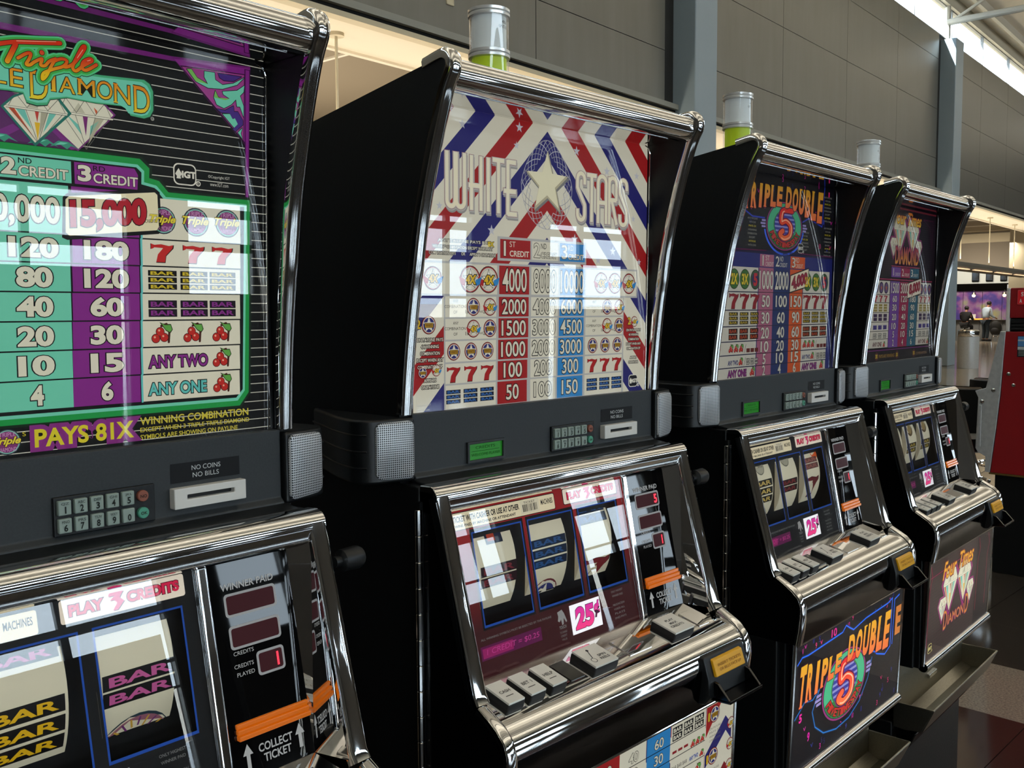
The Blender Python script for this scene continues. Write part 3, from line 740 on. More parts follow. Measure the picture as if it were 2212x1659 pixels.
def art_triple(root):
    """black glass with white rules, script and diamonds over a green and purple pay table"""
    a = Art(TOP); a.win = (-250, 255.5, 1285.5, 1692.4)
    a.rect(-250, 1285, 262, 1693, (7, 7, 8), 0)
    for k in range(41):
        z = 1290+9.95*k; a.rect(-250, z, 258, z+.8, (206, 204, 186), 1)
    a.poly([(-250, 1679), (-20, 1679), (146, 1681), (238.5, 1687.5), (238.5, 1683), (146, 1676.5), (-20, 1673), (-250, 1673)], (112, 30, 112), 2)
    # corner ornament
    O = [(145.4, 1680.5), (238.8, 1687), (234.3, 1598)]
    a.poly(O, (64, 12, 64), 2); a.poly([(148, 1679), (237.5, 1685.3), (233.5, 1602)], PURP, 3); a.poly([(154.5, 1673.6), (231.2, 1678.2), (228.2, 1604)], (40, 8, 44), 4)
    a.poly([(156.5, 1672.6), (230.4, 1677.2), (227.6, 1607)], (158, 64, 136), 5)
    for col, hi, pts in ((AQUA, 1, [(162.1, 1671.2), (167.1, 1672.1), (173.5, 1664.4), (186.1, 1659.9), (182, 1666.6), (182.2, 1672.6), (194.1, 1673.3), (194.8, 1665.9), (203.4, 1662.1), (216.7, 1665.9), (230.4, 1674.4), (221.1, 1665.1), (203.3, 1657.9), (186, 1656.1), (171.8, 1660.4)]),
                         (AQUA, 1, [(194.5, 1654.5), (197.8, 1648.3), (206.5, 1646.6), (211.8, 1649), (204, 1652.3), (203.2, 1655.2), (221, 1659), (230.2, 1665.9), (229.1, 1658.8), (224.5, 1654.1), (228.7, 1644), (228.5, 1632.3), (224.2, 1642.5), (220.6, 1642), (219.4, 1649.5), (213.5, 1643.2), (204.5, 1637.9), (195.9, 1640.4), (192.6, 1647.4)]),
                         ((74, 46, 128), 0, [(198.4, 1673.3), (226.8, 1674.6), (216.7, 1668.2), (205.2, 1667), (200.1, 1669.1)]),
                         ((74, 46, 128), 0, [(195.7, 1635.8), (206.2, 1635.9), (216.1, 1642), (216.8, 1636), (221.3, 1636.7), (227.4, 1628.3), (227.3, 1623.6), (218.1, 1615.4), (214.6, 1617.2), (221, 1623.5), (217.6, 1629.2), (214, 1628.6), (211.4, 1633.6), (200.9, 1632.8)]),
                         (AQUA, 0, [(202.6, 1631.6), (211.4, 1632.9), (214.9, 1628), (217.6, 1629.2), (221, 1623.5), (216.4, 1619)]), (AQUA, 0, [(221, 1614.5), (226.5, 1620), (224.5, 1614), (226.3, 1608.5)])):
        a.line(pts, 1.4, (20, 24, 30), 6, closed=True); a.poly(pts, col, 7)
        if hi:
            a.poly([pts[0], pts[1], pts[2], pts[3], pts[-1]], (118, 190, 90), 8)
    a.poly([(231, 1684), (238.3, 1684), (233.5, 1546), (228.5, 1546)], (58, 12, 60), 3); a.poly([(232.4, 1683), (237, 1683), (232.6, 1546), (229.6, 1546)], PURP, 4)
    # purple ground, leaves and diamonds
    a.poly([(-120, 1574), (-24, 1620), (84, 1612), (46, 1574)], (92, 40, 96), 2)
    for p in ([(-40, 1575), (-12, 1591), (-6, 1587), (-28, 1573)], [(40, 1574), (10, 1600), (16, 1604), (52, 1578)]):
        a.poly(p, (120, 44, 124), 3)
    for cx in (-22, 14, 34):
        a.poly([(cx-14, 1575), (cx-6, 1581), (cx+4, 1581), (cx+14, 1575), (cx+6, 1577.5), (cx+2, 1574), (cx-4, 1577.5)], TEAL, 4); a.poly([(cx-9, 1577), (cx-4, 1580), (cx+3, 1580), (cx-1, 1578)], AQUA, 5)
    D3 = [(26, 1622.5), (72, 1624), (84.5, 1613), (46.3, 1573.5), (24, 1592)]
    dia(a, D3, 4, (118, 40, 116), FAC2)
    D2 = [(-21.6, 1605), (-11.6, 1615), (-2, 1620), (29, 1620.5), (40, 1607.5), (6.6, 1574)]
    dia(a, D2, 8, (40, 120, 104), FAC); a.line(D2, 1.6, (34, 110, 96), 12, closed=True)
    dia(a, [(-84, 1605), (-74, 1615), (-64, 1620), (-33, 1620), (-22, 1607), (-55, 1574)], 7, (118, 40, 116), FAC2)
    # lettering: ground plate, serif word, script word
    plate = [(-120, 1642), (-20.8, 1643.5), (-16.9, 1645.5), (-2.7, 1645.3), (1.1, 1642), (18.7, 1645.2), (46.5, 1647.5), (70.5, 1648.4), (114.2, 1651.6), (120, 1648.5), (123.5, 1641.7), (123.2, 1623), (119.5, 1616.4), (113.1, 1613.6), (99, 1614.4), (95.8, 1619.6), (90, 1622.2), (63.7, 1620.9), (37.2, 1621.6), (21.4, 1617.5), (18.5, 1612.2), (9.3, 1610.3), (.2, 1611.6), (-2.6, 1619.3), (-15.2, 1619.7), (-120, 1612)]
    a.poly([((p[0]-2)*1.012+2, (p[1]-1630)*1.05+1630) for p in plate], (18, 40, 30), 13); a.poly(plate, (70, 170, 118), 14)
    cx = lambda p: ((p[0]-10)*.975+10 if p[0] > -60 else p[0], (p[1]-1630)*.88+1630)
    a.poly([cx(p) for p in plate], AQUA, 15)
    gy = grad(1618, (226, 206, 44), 1645, (222, 128, 14))
    for t, x0, z0, x1, z1 in (('L', -28, 1625, -17, 1640), ('E', -13.6, 1624, -2.6, 1640), ('D', 3.8, 1616, 19.5, 1641.5), ('I', 23.2, 1625.5, 26.6, 1640), ('A', 30.2, 1626, 44.6, 1640.5), ('M', 47.8, 1626.5, 63.9, 1641.5), ('O', 65.9, 1626, 81, 1643), ('N', 83, 1624.5, 99, 1643), ('D', 103, 1618.5, 119.4, 1644.4)):
        a.text(t, x0, z0, x1, z1, gy, 16, bold=.0, out=.8, ocol=(30, 34, 14))
        if t in 'IMND':
            a.rect(x0-1.2, z0, x0+3.6, z0+1.2, gy, 18); a.rect(x0-1.2, z1-1.2, x0+3.6, z1, gy, 18)
    a.disc(122, 1614.6, 2, (150, 150, 140), 14, n=12); a.text('R', 121, 1613.4, 123, 1615.8, (20, 20, 20), 15)
    red = grad(1640, (226, 190, 30), 1660, (206, 52, 22))
    S = [(3.6, [(-60, 1648), (-40, 1652), (-27.8, 1656.6), (-20.1, 1659.8), (-7.1, 1663.7), (12.8, 1667.1), (32, 1670.4)]), (4.4, [(-7.9, 1661.2), (-11.4, 1653.9), (-15.6, 1645.2)]),
         (2.8, [(-6.4, 1649.6), (1, 1655), (5, 1655.8), (3.5, 1650.8), (.7, 1645.6), (4, 1645.5), (8.1, 1649), (14.9, 1653), (13.4, 1647.3), (17.4, 1647.3), (21.7, 1652.2), (27.3, 1655.3)]),
         (2.8, [(27.3, 1655.3), (22.9, 1647.7), (18.5, 1638.7), (14.6, 1634.6), (15.8, 1640.2), (24.2, 1645.2), (34, 1649.7), (37.7, 1655.2), (32.8, 1656.4), (25.8, 1653)]),
         (3.0, [(34, 1649.7), (37.5, 1649.9), (44, 1654.3), (52.9, 1666.5), (55.3, 1671.9), (52.4, 1670.6), (46.3, 1658.9), (42.8, 1650.6), (45.9, 1647.7), (53.2, 1654), (61.4, 1659.7), (59.3, 1661.4), (53.3, 1657.5), (51.7, 1651.6), (56, 1650.3), (65.7, 1657)])]
    for extra, col, L in ((9.5, (22, 44, 32), 19), (8.2, (86, 196, 132), 20), (5.0, (70, 172, 76), 21), (1.2, (60, 24, 14), 22), (0, red, 23)):
        for w_, p in S:
            a.line(smooth_path(p, 4), w_+extra, col, L)
        a.disc(15, 1658.5, 2.1+extra/2, col, L, n=14)
    for p in ([(-7, 1664.5), (12, 1668), (28, 1671)], [(53, 1668.5), (47.5, 1660)], [(57, 1659), (60, 1660.4)]):
        a.line(p, .6, (240, 170, 140), 24)
    # pay table
    edge = [(-250, 1573.5), (108, 1573.5), (118, 1565), (117.5, 1555.5), (128, 1553.5), (138, 1543), (234.5, 1543), (228, 1331), (216.5, 1317), (-250, 1317)]
    a.poly([(-250, 1576), (110, 1576), (121, 1566.5), (120.5, 1557.5), (129.5, 1556), (139, 1545.5), (237.2, 1545.5), (230.6, 1330), (217.8, 1314.5), (-250, 1314.5)], (14, 40, 20), 2)
    a.poly(edge, GREEN, 3); a.poly([(-250, 1567.5), (105.5, 1567.5), (112.3, 1561.8), (111.8, 1550.8), (125, 1548.6), (135, 1538), (230, 1538), (223, 1333.5), (213.8, 1322.6), (-250, 1322.6)], AQUA, 4)
    a.poly([(-250, 1564.6), (104, 1564.6), (109.3, 1560), (108.8, 1548.4), (123, 1546), (133, 1535), (227, 1535), (220.3, 1334.8), (212, 1326), (-250, 1326)], (8, 10, 10), 5)
    a.rect(-57, 1542.5, 39, 1563, AQUA, 6); a.poly([(42, 1542.5), (104.5, 1542.5), (105.5, 1557), (102, 1563), (42, 1563)], PURP, 6); a.rect(-150, 1542.5, -60, 1563, (214, 206, 178), 6)
    for x, n_, s_ in ((-24, '2', 'ND'), (45, '3', 'RD')):
        a.text(n_, x, 1545.5, x+13, 1561, CREAM, 7, bold=.04, out=.7); a.text(s_, x+15, 1556.5, x+27, 1561.5, INK, 7, bold=.01)
        a.text('CREDIT', x+15, 1545, x+60, 1554.5, CREAM, 7, bold=.02, out=.5)
    zs = [1540.5, 1494.3, 1467.0, 1439.6, 1412, 1384.5, 1357, 1328.8]
    for i in range(7):
        z1, z0 = zs[i]-.7, zs[i+1]+.7
        a.rect(-150, z0, -36 if i else -60, z1, (214, 206, 178), 6)
        a.rect(-58+i*.3, z0, 35.5-.5*i*.6, z1, AQUA, 6); a.rect(38.3-.8*i, z0, 105-.6*i, z1, PURP, 6)
        a.rect(108.6-.7*i, z0, 221.5-.8*i, z1 if i else 1536, CREAM, 6)
        a.rect(106.5-.7*i, z0-.8, 108.6-.7*i, z1+.8, (100, 196, 190), 6)
    for i, (p, q) in enumerate((('120', '180'), ('80', '120'), ('40', '60'), ('20', '30'), ('10', '15'), ('4', '6'))):
        zc = (zs[i+1]+zs[i+2])/2; wd = {1: 12, 2: 33, 3: 45}
        a.text(p, 2-wd[len(p)]/2-i*.4, zc-9.5, 2+wd[len(p)]/2-i*.4, zc+9.5, CREAM, 7, bold=.045, out=1.0, keep=False)
        a.text(q, 71-wd[len(q)]/2-i*.8, zc-9.5, 71+wd[len(q)]/2-i*.8, zc+9.5, CREAM, 7, bold=.045, out=1.0)
        a.text(str([60, 40, 20, 10, 5, 2][i]), -110, zc-9.5, -80, zc+9.5, CREAM, 7, bold=.045, out=1.0)
    a.text('10,000', -42, 1499, 27, 1528, CREAM, 7, bold=.03, out=1.0)
    a.poly([(28, 1491), (33, 1489), (126, 1500), (129, 1505), (128, 1542), (124, 1545), (34, 1533), (30, 1529)], (10, 10, 10), 9)
    a.poly([(31.5, 1496), (35, 1493), (123.5, 1503.5), (126, 1507), (125.3, 1539), (122.5, 1541.5), (36, 1530.5), (32.5, 1527)], (232, 222, 180), 10)
    a.text('15,000', 36, 1500, 113, 1531, (176, 24, 40), 11, bold=.05, out=.9, xf=lambda x, z: (x, z+(x-75)*.10)); a.text('CREDITS', 111, 1508, 124.5, 1511.5, (40, 30, 30), 11, xf=lambda x, z: (x, z+(x-75)*.06))
    badge_tri(a, 131, 1514, 14, 7); badge_tri(a, 168, 1514.5, 15, 7); badge_tri(a, 205.5, 1515.5, 15, 7)
    for k, x in enumerate((117, 152.5, 186.5)):
        a.seven(x, 1471.5, 24, 18.5, (196, 34, 32), 7)
        a.bars(x-4, 1443.5, 31.5, 19.5, 3, (14, 12, 12), (206, 182, 40), 7); a.bars(x-4.6, 1415.5, 31.5, 17, 2, (22, 10, 24), (132, 44, 130), 7)
        a.cherry(x-2, 1388.5, 23.5, 7)
    for z in (1361, 1333.5):
        a.cherry(184, z, 23, 7)
    a.text('ANY TWO', 111, 1363, 178, 1376, (132, 40, 130), 7, bold=.03, out=.9); a.text('ANY ONE', 110, 1335, 176, 1348, (96, 190, 180), 7, bold=.03, out=.9)
    # bottom legend
    for t, x0, x1 in (('PAYS', -4, 47), ('81X', 54, 93)):
        a.text(t, x0, 1294, x1, 1311.5, (214, 200, 40), 6, bold=.03, out=4.2, ocol=(132, 44, 124))
    badge_tri(a, -28, 1302, 12, 4); a.text('S', -14.5, 1306, -11.5, 1310, YEL, 4)
    a.text('WINNING COMBINATION', 100, 1305.5, 227, 1313.5, (200, 186, 60), 4, bold=.02)
    a.text('EXCEPT WHEN 3 TRIPLE TRIPLE DIAMOND', 100, 1298.3, 228, 1303, (200, 186, 60), 4, bold=.015); a.text('SYMBOLS ARE SHOWING ON PAYLINE', 100, 1290.8, 213, 1295.6, (200, 186, 60), 4, bold=.015)
    emblem(a, 157, 1563, 13, 3, (222, 218, 200), (8, 8, 8)); a.text('\u00a9Copyright IGT', 184, 1561.5, 210, 1565.5, (200, 198, 184), 3); a.text('www.IGT.com', 186, 1554, 208, 1558, (200, 198, 184), 3)
    return a

def emblem(a, x, z, r, L, col, bgc):
    """rounded tablet with a spade and the letters IGT"""
    a.rrect(x-r, z-r*.85, x+r, z+r*.85, r*.45, col, L); a.rrect(x-r*.9, z-r*.75, x+r*.9, z+r*.75, r*.38, bgc, L+1)
    a.text('IGT', x-r*.28, z-r*.28, x+r*.98, z+r*.28, col, L+2, bold=.05)
    a.poly([(x-r*.55, z+r*.45), (x-r*.25, z), (x-r*.4, z-r*.18), (x-r*.35, z-r*.36), (x-r*.75, z-r*.36), (x-r*.7, z-r*.18), (x-r*.85, z)], col, L+2)
    a.ring(x+r*1.15, z-r*.62, r*.22, r*.08, col, L+2, n=12); a.text('R', x+r*1.08, z-r*.72, x+r*1.22, z-r*.52, col, L+2)

W_, NAVY, RED, BLU = (216, 211, 190), (36, 34, 104), (156, 28, 30), (44, 128, 190)
def chevrons(a, x0, x1, z0, z1, xc, per, first, L=1, stars=True):
    a.win = (x0, x1, z0, z1); a.rect(x0, z0, x1, z1, W_, 0)
    t = first; k = 0
    while t < z1+(x1-x0):
        col = NAVY if k % 2 == 0 else RED
        for s_ in (-1, 1):
            far = (x1-x0)
            a.poly([(xc, t), (xc, t+per*.49), (xc+s_*far, t+per*.49-far), (xc+s_*far, t-far)], col, L)
        t += per; k += 1

def star_badge(a, x, z, r, four, L=4):
    a.disc(x, z, r, INK, L); a.disc(x, z, r*.95, (150, 34, 38), L+1); a.disc(x, z, r*.86, W_, L+2); a.disc(x, z, r*.78, (44, 42, 110), L+3)
    if four:
        a.disc(x, z, r*.76, W_, L+4); a.star(x, z, r*.8, INK, L+5, .42); a.star(x, z, r*.70, (232, 228, 214), L+6, .42)
        a.poly([(x-r*1.15, z+r*.2), (x-r*.5, z-r*.05), (x-r*.55, z-r*.5), (x-r*.95, z-r*.35)], (170, 34, 36), L+5); a.poly([(x+r*1.15, z+r*.2), (x+r*.5, z-r*.05), (x+r*.55, z-r*.5), (x+r*.95, z-r*.35)], BLU, L+5)
        a.text('4X', x-r*.5, z-r*.36, x+r*.56, z+r*.32, (214, 176, 36), L+7, bold=.05, out=r*.06, shear=.1)
    else:
        a.star(x, z, r*.84, W_, L+4, .45); a.rect(x-r*.62, z-r*.3, x+r*.62, z+r*.22, (70, 50, 10), L+5); a.rect(x-r*.58, z-r*.26, x+r*.58, z+r*.18, (170, 130, 30), L+6)
        a.text('WHITE', x-r*.5, z-r*.2, x+r*.5, z+r*.12, (110, 76, 16), L+7, bold=.04)

def art_stars(root):
    """red, white and blue chevrons with a pay table"""
    a = Art(TOP); chevrons(a, -252, 255.5, 1285.5, 1692.4, 8, 77.5, 1491)
    for x, z, r in ((-163, 1672, 7), (-52, 1682, 8), (-58, 1656, 6), (74, 1663, 8), (148, 1640, 8), (226, 1640, 7), (-108, 1533, 8), (71, 1530, 8), (165, 1515, 8), (-185, 1690, 6), (218, 1570, 6), (-205, 1560, 6), (128, 1500, 8), (235, 1500, 6)):
        a.star(x, z, r, (190, 190, 196), 3)
    # lattice of loops round the star
    for i in range(26):
        t = 2*pi*i/26; rx, rz = 56, 58
        for sg in (-1, 1):
            pts = []
            for k in range(9):
                u = t+sg*k*.07; q = .66+.34*k/8; pts.append((8+rx*q*cos(u)*(1-.28*max(0, sin(u))), 1606+rz*q*sin(u)*(1.12 if sin(u) > 0 else 1.12)))
            a.line(pts, 1.0, (150, 150, 156) if i % 3 else (196, 196, 198), 3+(sg > 0), cap=False)
    for pts in ([(8+56*cos(u)*(1-.28*max(0, sin(u))), 1606+65*sin(u)) for u in [2*pi*k/40 for k in range(41)]],):
        a.line(pts, 1.0, (170, 170, 174), 3, cap=False)
    a.star(10, 1604, 51, (120, 120, 118), 5, .40); a.star(8, 1607, 49, (178, 170, 140), 6, .41); a.star(7, 1609, 44, (226, 220, 186), 7, .41)
    # tall narrow lettering with silver and red edges
    def tall(strokes):
        for dx, dz_, w_, c, L in ((1.6, -4, 9.6, (150, 148, 144), 5), (.5, -1, 10.4, (178, 176, 170), 6), (0, 0, 8.4, (132, 50, 46), 7), (0, 0, 7.4, (206, 202, 190), 8), (0, 0, 5.2, (230, 223, 194), 9)):
            e = (w_-5.2)/2
            for pts in strokes:
                q = [(p[0]+dx, p[1]+dz_) for p in pts]
                for i, j in ((0, 1), (-1, -2)):      # square ends grow with the outline
                    l = sqrt((q[i][0]-q[j][0])**2+(q[i][1]-q[j][1])**2); q[i] = (q[i][0]+(q[i][0]-q[j][0])/l*e, q[i][1]+(q[i][1]-q[j][1])/l*e)
                a.line(q, w_, c, L, cap=False)
                for p in q[1:-1]:
                    a.disc(p[0], p[1], w_/2, c, L, n=12)
    U = lambda xa, xb, zt, zb: [(xa, zt)]+[(xa+(xb-xa)/2-(xb-xa)/2*cos(t), zb+(xb-xa)/2*(1-sin(t))) for t in [pi*k/8 for k in range(9)]]+[(xb, zt)]
    Ar = lambda xa, xb, zt, zb: [(xa, zb)]+[(xa+(xb-xa)/2-(xb-xa)/2*cos(t), zt-(xb-xa)/2*(1-sin(t))) for t in [pi*k/8 for k in range(9)]]+[(xb, zb)]
    tall([U(-192, -177, 1633, 1561), U(-175, -160, 1633, 1561)])
    tall([[(-147, 1632), (-147, 1559)], [(-129, 1632), (-129, 1559)], [(-152, 1592), (-129, 1592)]])
    tall([[(-115, 1632), (-115, 1559)]])
    tall([[(-106, 1631), (-84, 1631)], [(-95, 1631), (-95, 1558)]])
    tall([[(-60, 1631), (-76, 1631)], [(-76, 1633), (-76, 1557)], [(-84, 1590), (-60, 1590)], [(-76, 1558), (-58, 1558)]])
    def S(x0, x1, zt, zb):
        m = (x0+x1)/2; r = (x1-x0)/2; return [(x1, zt-16)]+[(m+r*cos(t), zt-r+r*sin(t)) for t in [pi*k/6 for k in range(7)]]+[(x0, zt-22), (x1, zb+24)]+[(m+r*cos(t), zb+r+r*sin(t)) for t in [-pi*k/6 for k in range(7)]]+[(x0, zb+16)]
    tall([S(76, 93, 1631, 1560)]); tall([[(99, 1630), (121, 1630)], [(110, 1630), (110, 1559)]])
    tall([Ar(126, 146, 1631, 1558), [(126, 1590), (146, 1590)]])
    tall([Ar(154, 172, 1631, 1596), [(154, 1631), (154, 1558)], [(154, 1596), (172, 1596)], [(160, 1596), (173, 1558)]])
    tall([S(181, 199, 1630, 1558)])
    # header cells and pay table on silver rules
    SIL = (176, 176, 172)
    a.rect(-97, 1491.5, 98, 1525.5, SIL, 8)
    for x0, x1, col, n_, s_, tc in ((-91.5, -29, RED, '1', 'ST', W_), (-25.5, 32, W_, '2', 'ND', INK), (36, 94.5, BLU, '3', 'RD', W_)):
        a.rect(x0, 1495, x1, 1522, col, 9); a.text(n_, x0+(7 if n_ == '1' else 4), 1498.5, x0+(11 if n_ == '1' else 17), 1519.5, W_, 10, bold=.01, out=.8)
        a.text(s_, x0+19, 1511.5, x0+31, 1519.5, tc, 10, bold=.0); a.text('CREDIT', x0+19, 1498, x1-3, 1506.5, W_, 10, bold=.02, out=.6 if n_ != '1' else None)
    a.rect(-252, 1441, 230, 1487.5, SIL, 8); a.rect(-252, 1443.5, -97.5, 1484.5, W_, 9); a.rect(97.5, 1444, 227, 1484.5, W_, 9)
    rows = [1441.5, 1411, 1380.5, 1350, 1320.5, 1286]
    a.rect(-198.5, 1285.5, 194.5, 1443, SIL, 8)
    vals = [('4000', '8000', '10000'), ('2000', '4000', '6000'), ('1500', '3000', '4500'), ('1000', '2000', '3000'), ('100', '200', '300'), ('50', '100', '150')]
    for i in range(6):
        z1, z0 = (1484.5, 1444) if i == 0 else (rows[i-1]-1.2, rows[i]+1.2)
        sh = .9*i
        a.rect(-93.5-sh*.8, z0, -31.5-sh, z1, RED, 9); a.rect(-27-sh*.4, z0, 33-sh*1.3, z1, W_, 9); a.rect(37-sh*1.4, z0, 94-sh*.7, z1, BLU, 9)
        if i:
            a.rect(-196, z0, -99-sh*.3, z1, W_, 9); a.rect(98-sh*.5, z0, 193-sh*.7, z1, W_, 9)
        zc = (z0+z1)/2; h = 33 if i == 0 else 22
        for v, xc in zip(vals[i], (-62-sh, 3-sh, 65-sh)):
            wd = {2: 26, 3: 38, 4: 50, 5: 54}[len(v)]
            white = xc > -30 and xc < 30
            a.text(v, xc-wd/2, zc-h/2, xc+wd/2, zc+h/2, W_, 10, bold=.012, out=1.2)
    for k, x in enumerate((-218, -150, -115)):
        star_badge(a, x, 1464, 19 if k else 16, True, 10)
    for k, x in enumerate((135, 170, 207)):
        star_badge(a, x, 1464, 17, True, 10)
    def combo(x0, z, f1, f2, sc):
        for t, u0, u1, dz_ in (('ANY', 17, 27, 6), ('COMBINATION', 2, 40, -1.5), ('OF', 18, 25, -9)):
            a.text(t, x0+u0*sc, z+dz_, x0+u1*sc, z+dz_+4, INK, 10)
        a.text('1x', x0+40*sc, z-9, x0+47*sc, z-4, INK, 10, bold=.01); star_badge(a, x0+55*sc, z, 12*sc+.5, f1, 10); a.text('AND', x0+66*sc, z-8, x0+74*sc, z-5, INK, 10); a.text('2x', x0+74*sc, z-9, x0+81*sc, z-4, INK, 10, bold=.01); star_badge(a, x0+87*sc, z, 12*sc+.5, f2, 10)
    for x0, sc in ((-199, 1.0), (97, .98)):
        combo(x0, 1426, False, True, sc); combo(x0, 1396, True, False, sc)
        st = 31.5 if x0 < 0 else 31.5
        for k in range(3):
            star_badge(a, x0+18+k*32*sc, 1365, 12, False, 10); a.seven(x0+6+k*32*sc, 1323.5, 23*sc, 21, (164, 26, 28), 10)
            a.bars(x0+4+k*32*sc, 1294, 26.5*sc, 19, 3, (16, 22, 40), (44, 98, 168), 10)
    # side legends
    for i, t in enumerate(('ON PAYLINE PAYS', '4X WINNING', 'COMBINATION', 'EXCEPT WHEN ANY', 'COMBINATION OF', '', 'APPEARS', 'ON PAYLINE')):
        if t:
            w_ = len(t)*1.55; a.text(t, -223-w_, 1380-i*9, -223+w_, 1384.5-i*9, (232, 226, 206), 6, bold=.01, out=.8); a.text(t, 222-w_*.85, 1386-i*7.6, 222+w_*.85, 1390-i*7.6, (232, 226, 206), 6, bold=.01, out=.7)
    star_badge(a, -225, 1402, 12.5, False, 6); star_badge(a, -236, 1339, 8, False, 6); star_badge(a, -212, 1341, 8, True, 6); star_badge(a, 224, 1402, 9, True, 6)
    for x, t in ((-247, '2'), (206, '2')):
        a.text(t, x, 1397, x+8, 1409, (206, 170, 36), 6, bold=.03, out=.8)
    for i, t in enumerate(('ANY PAYLINE PAYS 8X', 'WINNING COMBINATION EXCEPT WHEN ANY', 'COMBINATION OF 3       OR      APPEARS ON PAYLINE')):
        w_ = (46, 56, 62)[i]; a.text(t, -162-w_, 1513-i*8.5, -162+w_, 1517-i*8.5, (232, 226, 206), 6, bold=.01, out=.7)
    a.text('8X', -116, 1510, -104, 1517, (220, 190, 40), 8, bold=.03, out=.7)
    emblem(a, 222, 1303.5, 12, 6, (228, 224, 208), (20, 20, 30)); a.text('Copyright IGT', -246, 1293.5, -222, 1297, (180, 178, 170), 6); a.text('www.IGT.com', -246, 1288, -224, 1291, (180, 178, 170), 6)
    return a

OG = lambda z0, z1: grad(z0, (240, 120, 70), z1, (214, 150, 30))
def five_logo(a, x, z, r, L, kx=1.0):
    old, win = a.pos, a.win; a.win = None; a.pos = lambda X, Z, l: old(x+(X-x)*kx, Z, l)
    a.disc(x, z, r*1.0, (150, 46, 120), L, n=40); a.disc(x, z, r*.955, (20, 60, 40), L+1, n=40); a.disc(x, z, r*.93, (70, 180, 130), L+2, n=40)
    a.poly([(x+r*.93*cos(t), z+r*.93*sin(t)) for t in [radians(200+14*k) for k in range(11)]], (40, 120, 60), L+3)
    a.disc(x, z+r*.05, r*.62, (60, 120, 60), L+4, n=36); a.disc(x, z+r*.05, r*.58, (48, 58, 150), L+5, n=36)
    for k in range(6):
        zz = z+r*(.05-.42+.17*k); hw = sqrt(max(0, (.57*r)**2-(zz-z-r*.05)**2)); a.rect(x-hw, zz-r*.035, x+hw, zz+r*.035, (140, 142, 196), L+6)
    for i, ch in enumerate('FIVETIMESPAY'):
        t = radians(205+12.0*i); cx_, cz_ = x+r*.77*cos(t), z+r*.77*sin(t)
        a.text(ch, -r*.075, -r*.11, r*.075, r*.11, (190, 46, 40), L+7, bold=.03, out=r*.022, ocol=(50, 20, 20), xf=lambda u, v, t=t, cx_=cx_, cz_=cz_: (cx_-u*sin(t)-v*cos(t), cz_+u*cos(t)-v*sin(t)))
    for sx in (-1, 1):
        for k in range(3):
            a.rect(min(x+sx*r*1.04, x+sx*r*(1.3-.06*abs(k-1))), z+r*(-.14+.12*k), max(x+sx*r*1.04, x+sx*r*(1.3-.06*abs(k-1))), z+r*(-.06+.12*k), (150, 140, 196), L)
    gz = grad(z-r*.5, (238, 120, 70), z+r*.7, (222, 44, 44))
    big = smooth_path([(x+r*.36, z+r*.66), (x-r*.16, z+r*.62), (x-r*.22, z+r*.16), (x+r*.04, z+r*.22), (x+r*.3, z+r*.02), (x+r*.26, z-r*.36), (x-r*.06, z-r*.5), (x-r*.28, z-r*.34), (x-r*.14, z-r*.2)], 5)
    for e, c, LL in ((r*.10, (120, 30, 110), L+9), (r*.045, (60, 14, 30), L+10), (0, gz, L+11)):
        a.line(big, r*.20+e, c, LL)
    a.line(offset_path(big, r*.04)[4:-8], r*.045, (250, 190, 150), L+12)
    a.pos, a.win = old, win

def neon(a, pts, col, L, w_=2.4):
    a.line(pts, w_*2.6, tuple(c*.35 for c in col), L); a.line(pts, w_, col, L+1)

def scatter(a, n, box, L, seed=3):
    r = random.Random(seed); cols = ((200, 36, 150), (40, 52, 150), (220, 40, 120), (26, 30, 96))
    for i in range(n):
        x = r.uniform(box[0], box[1]); z = r.uniform(box[2], box[3]); c = cols[i % 4]
        t = r.choice(('9', '10', '5', '3', '1', 'V', 'heart'))
        if t == 'heart':
            a.line([(x-4, z+4), (x, z-2), (x+4, z+4)], 1.8, c, L)
        else:
            a.text(t, x-3.2, z-5, x+3.2*(1.7 if t == '10' else 1), z+6, c, L, bold=.0)

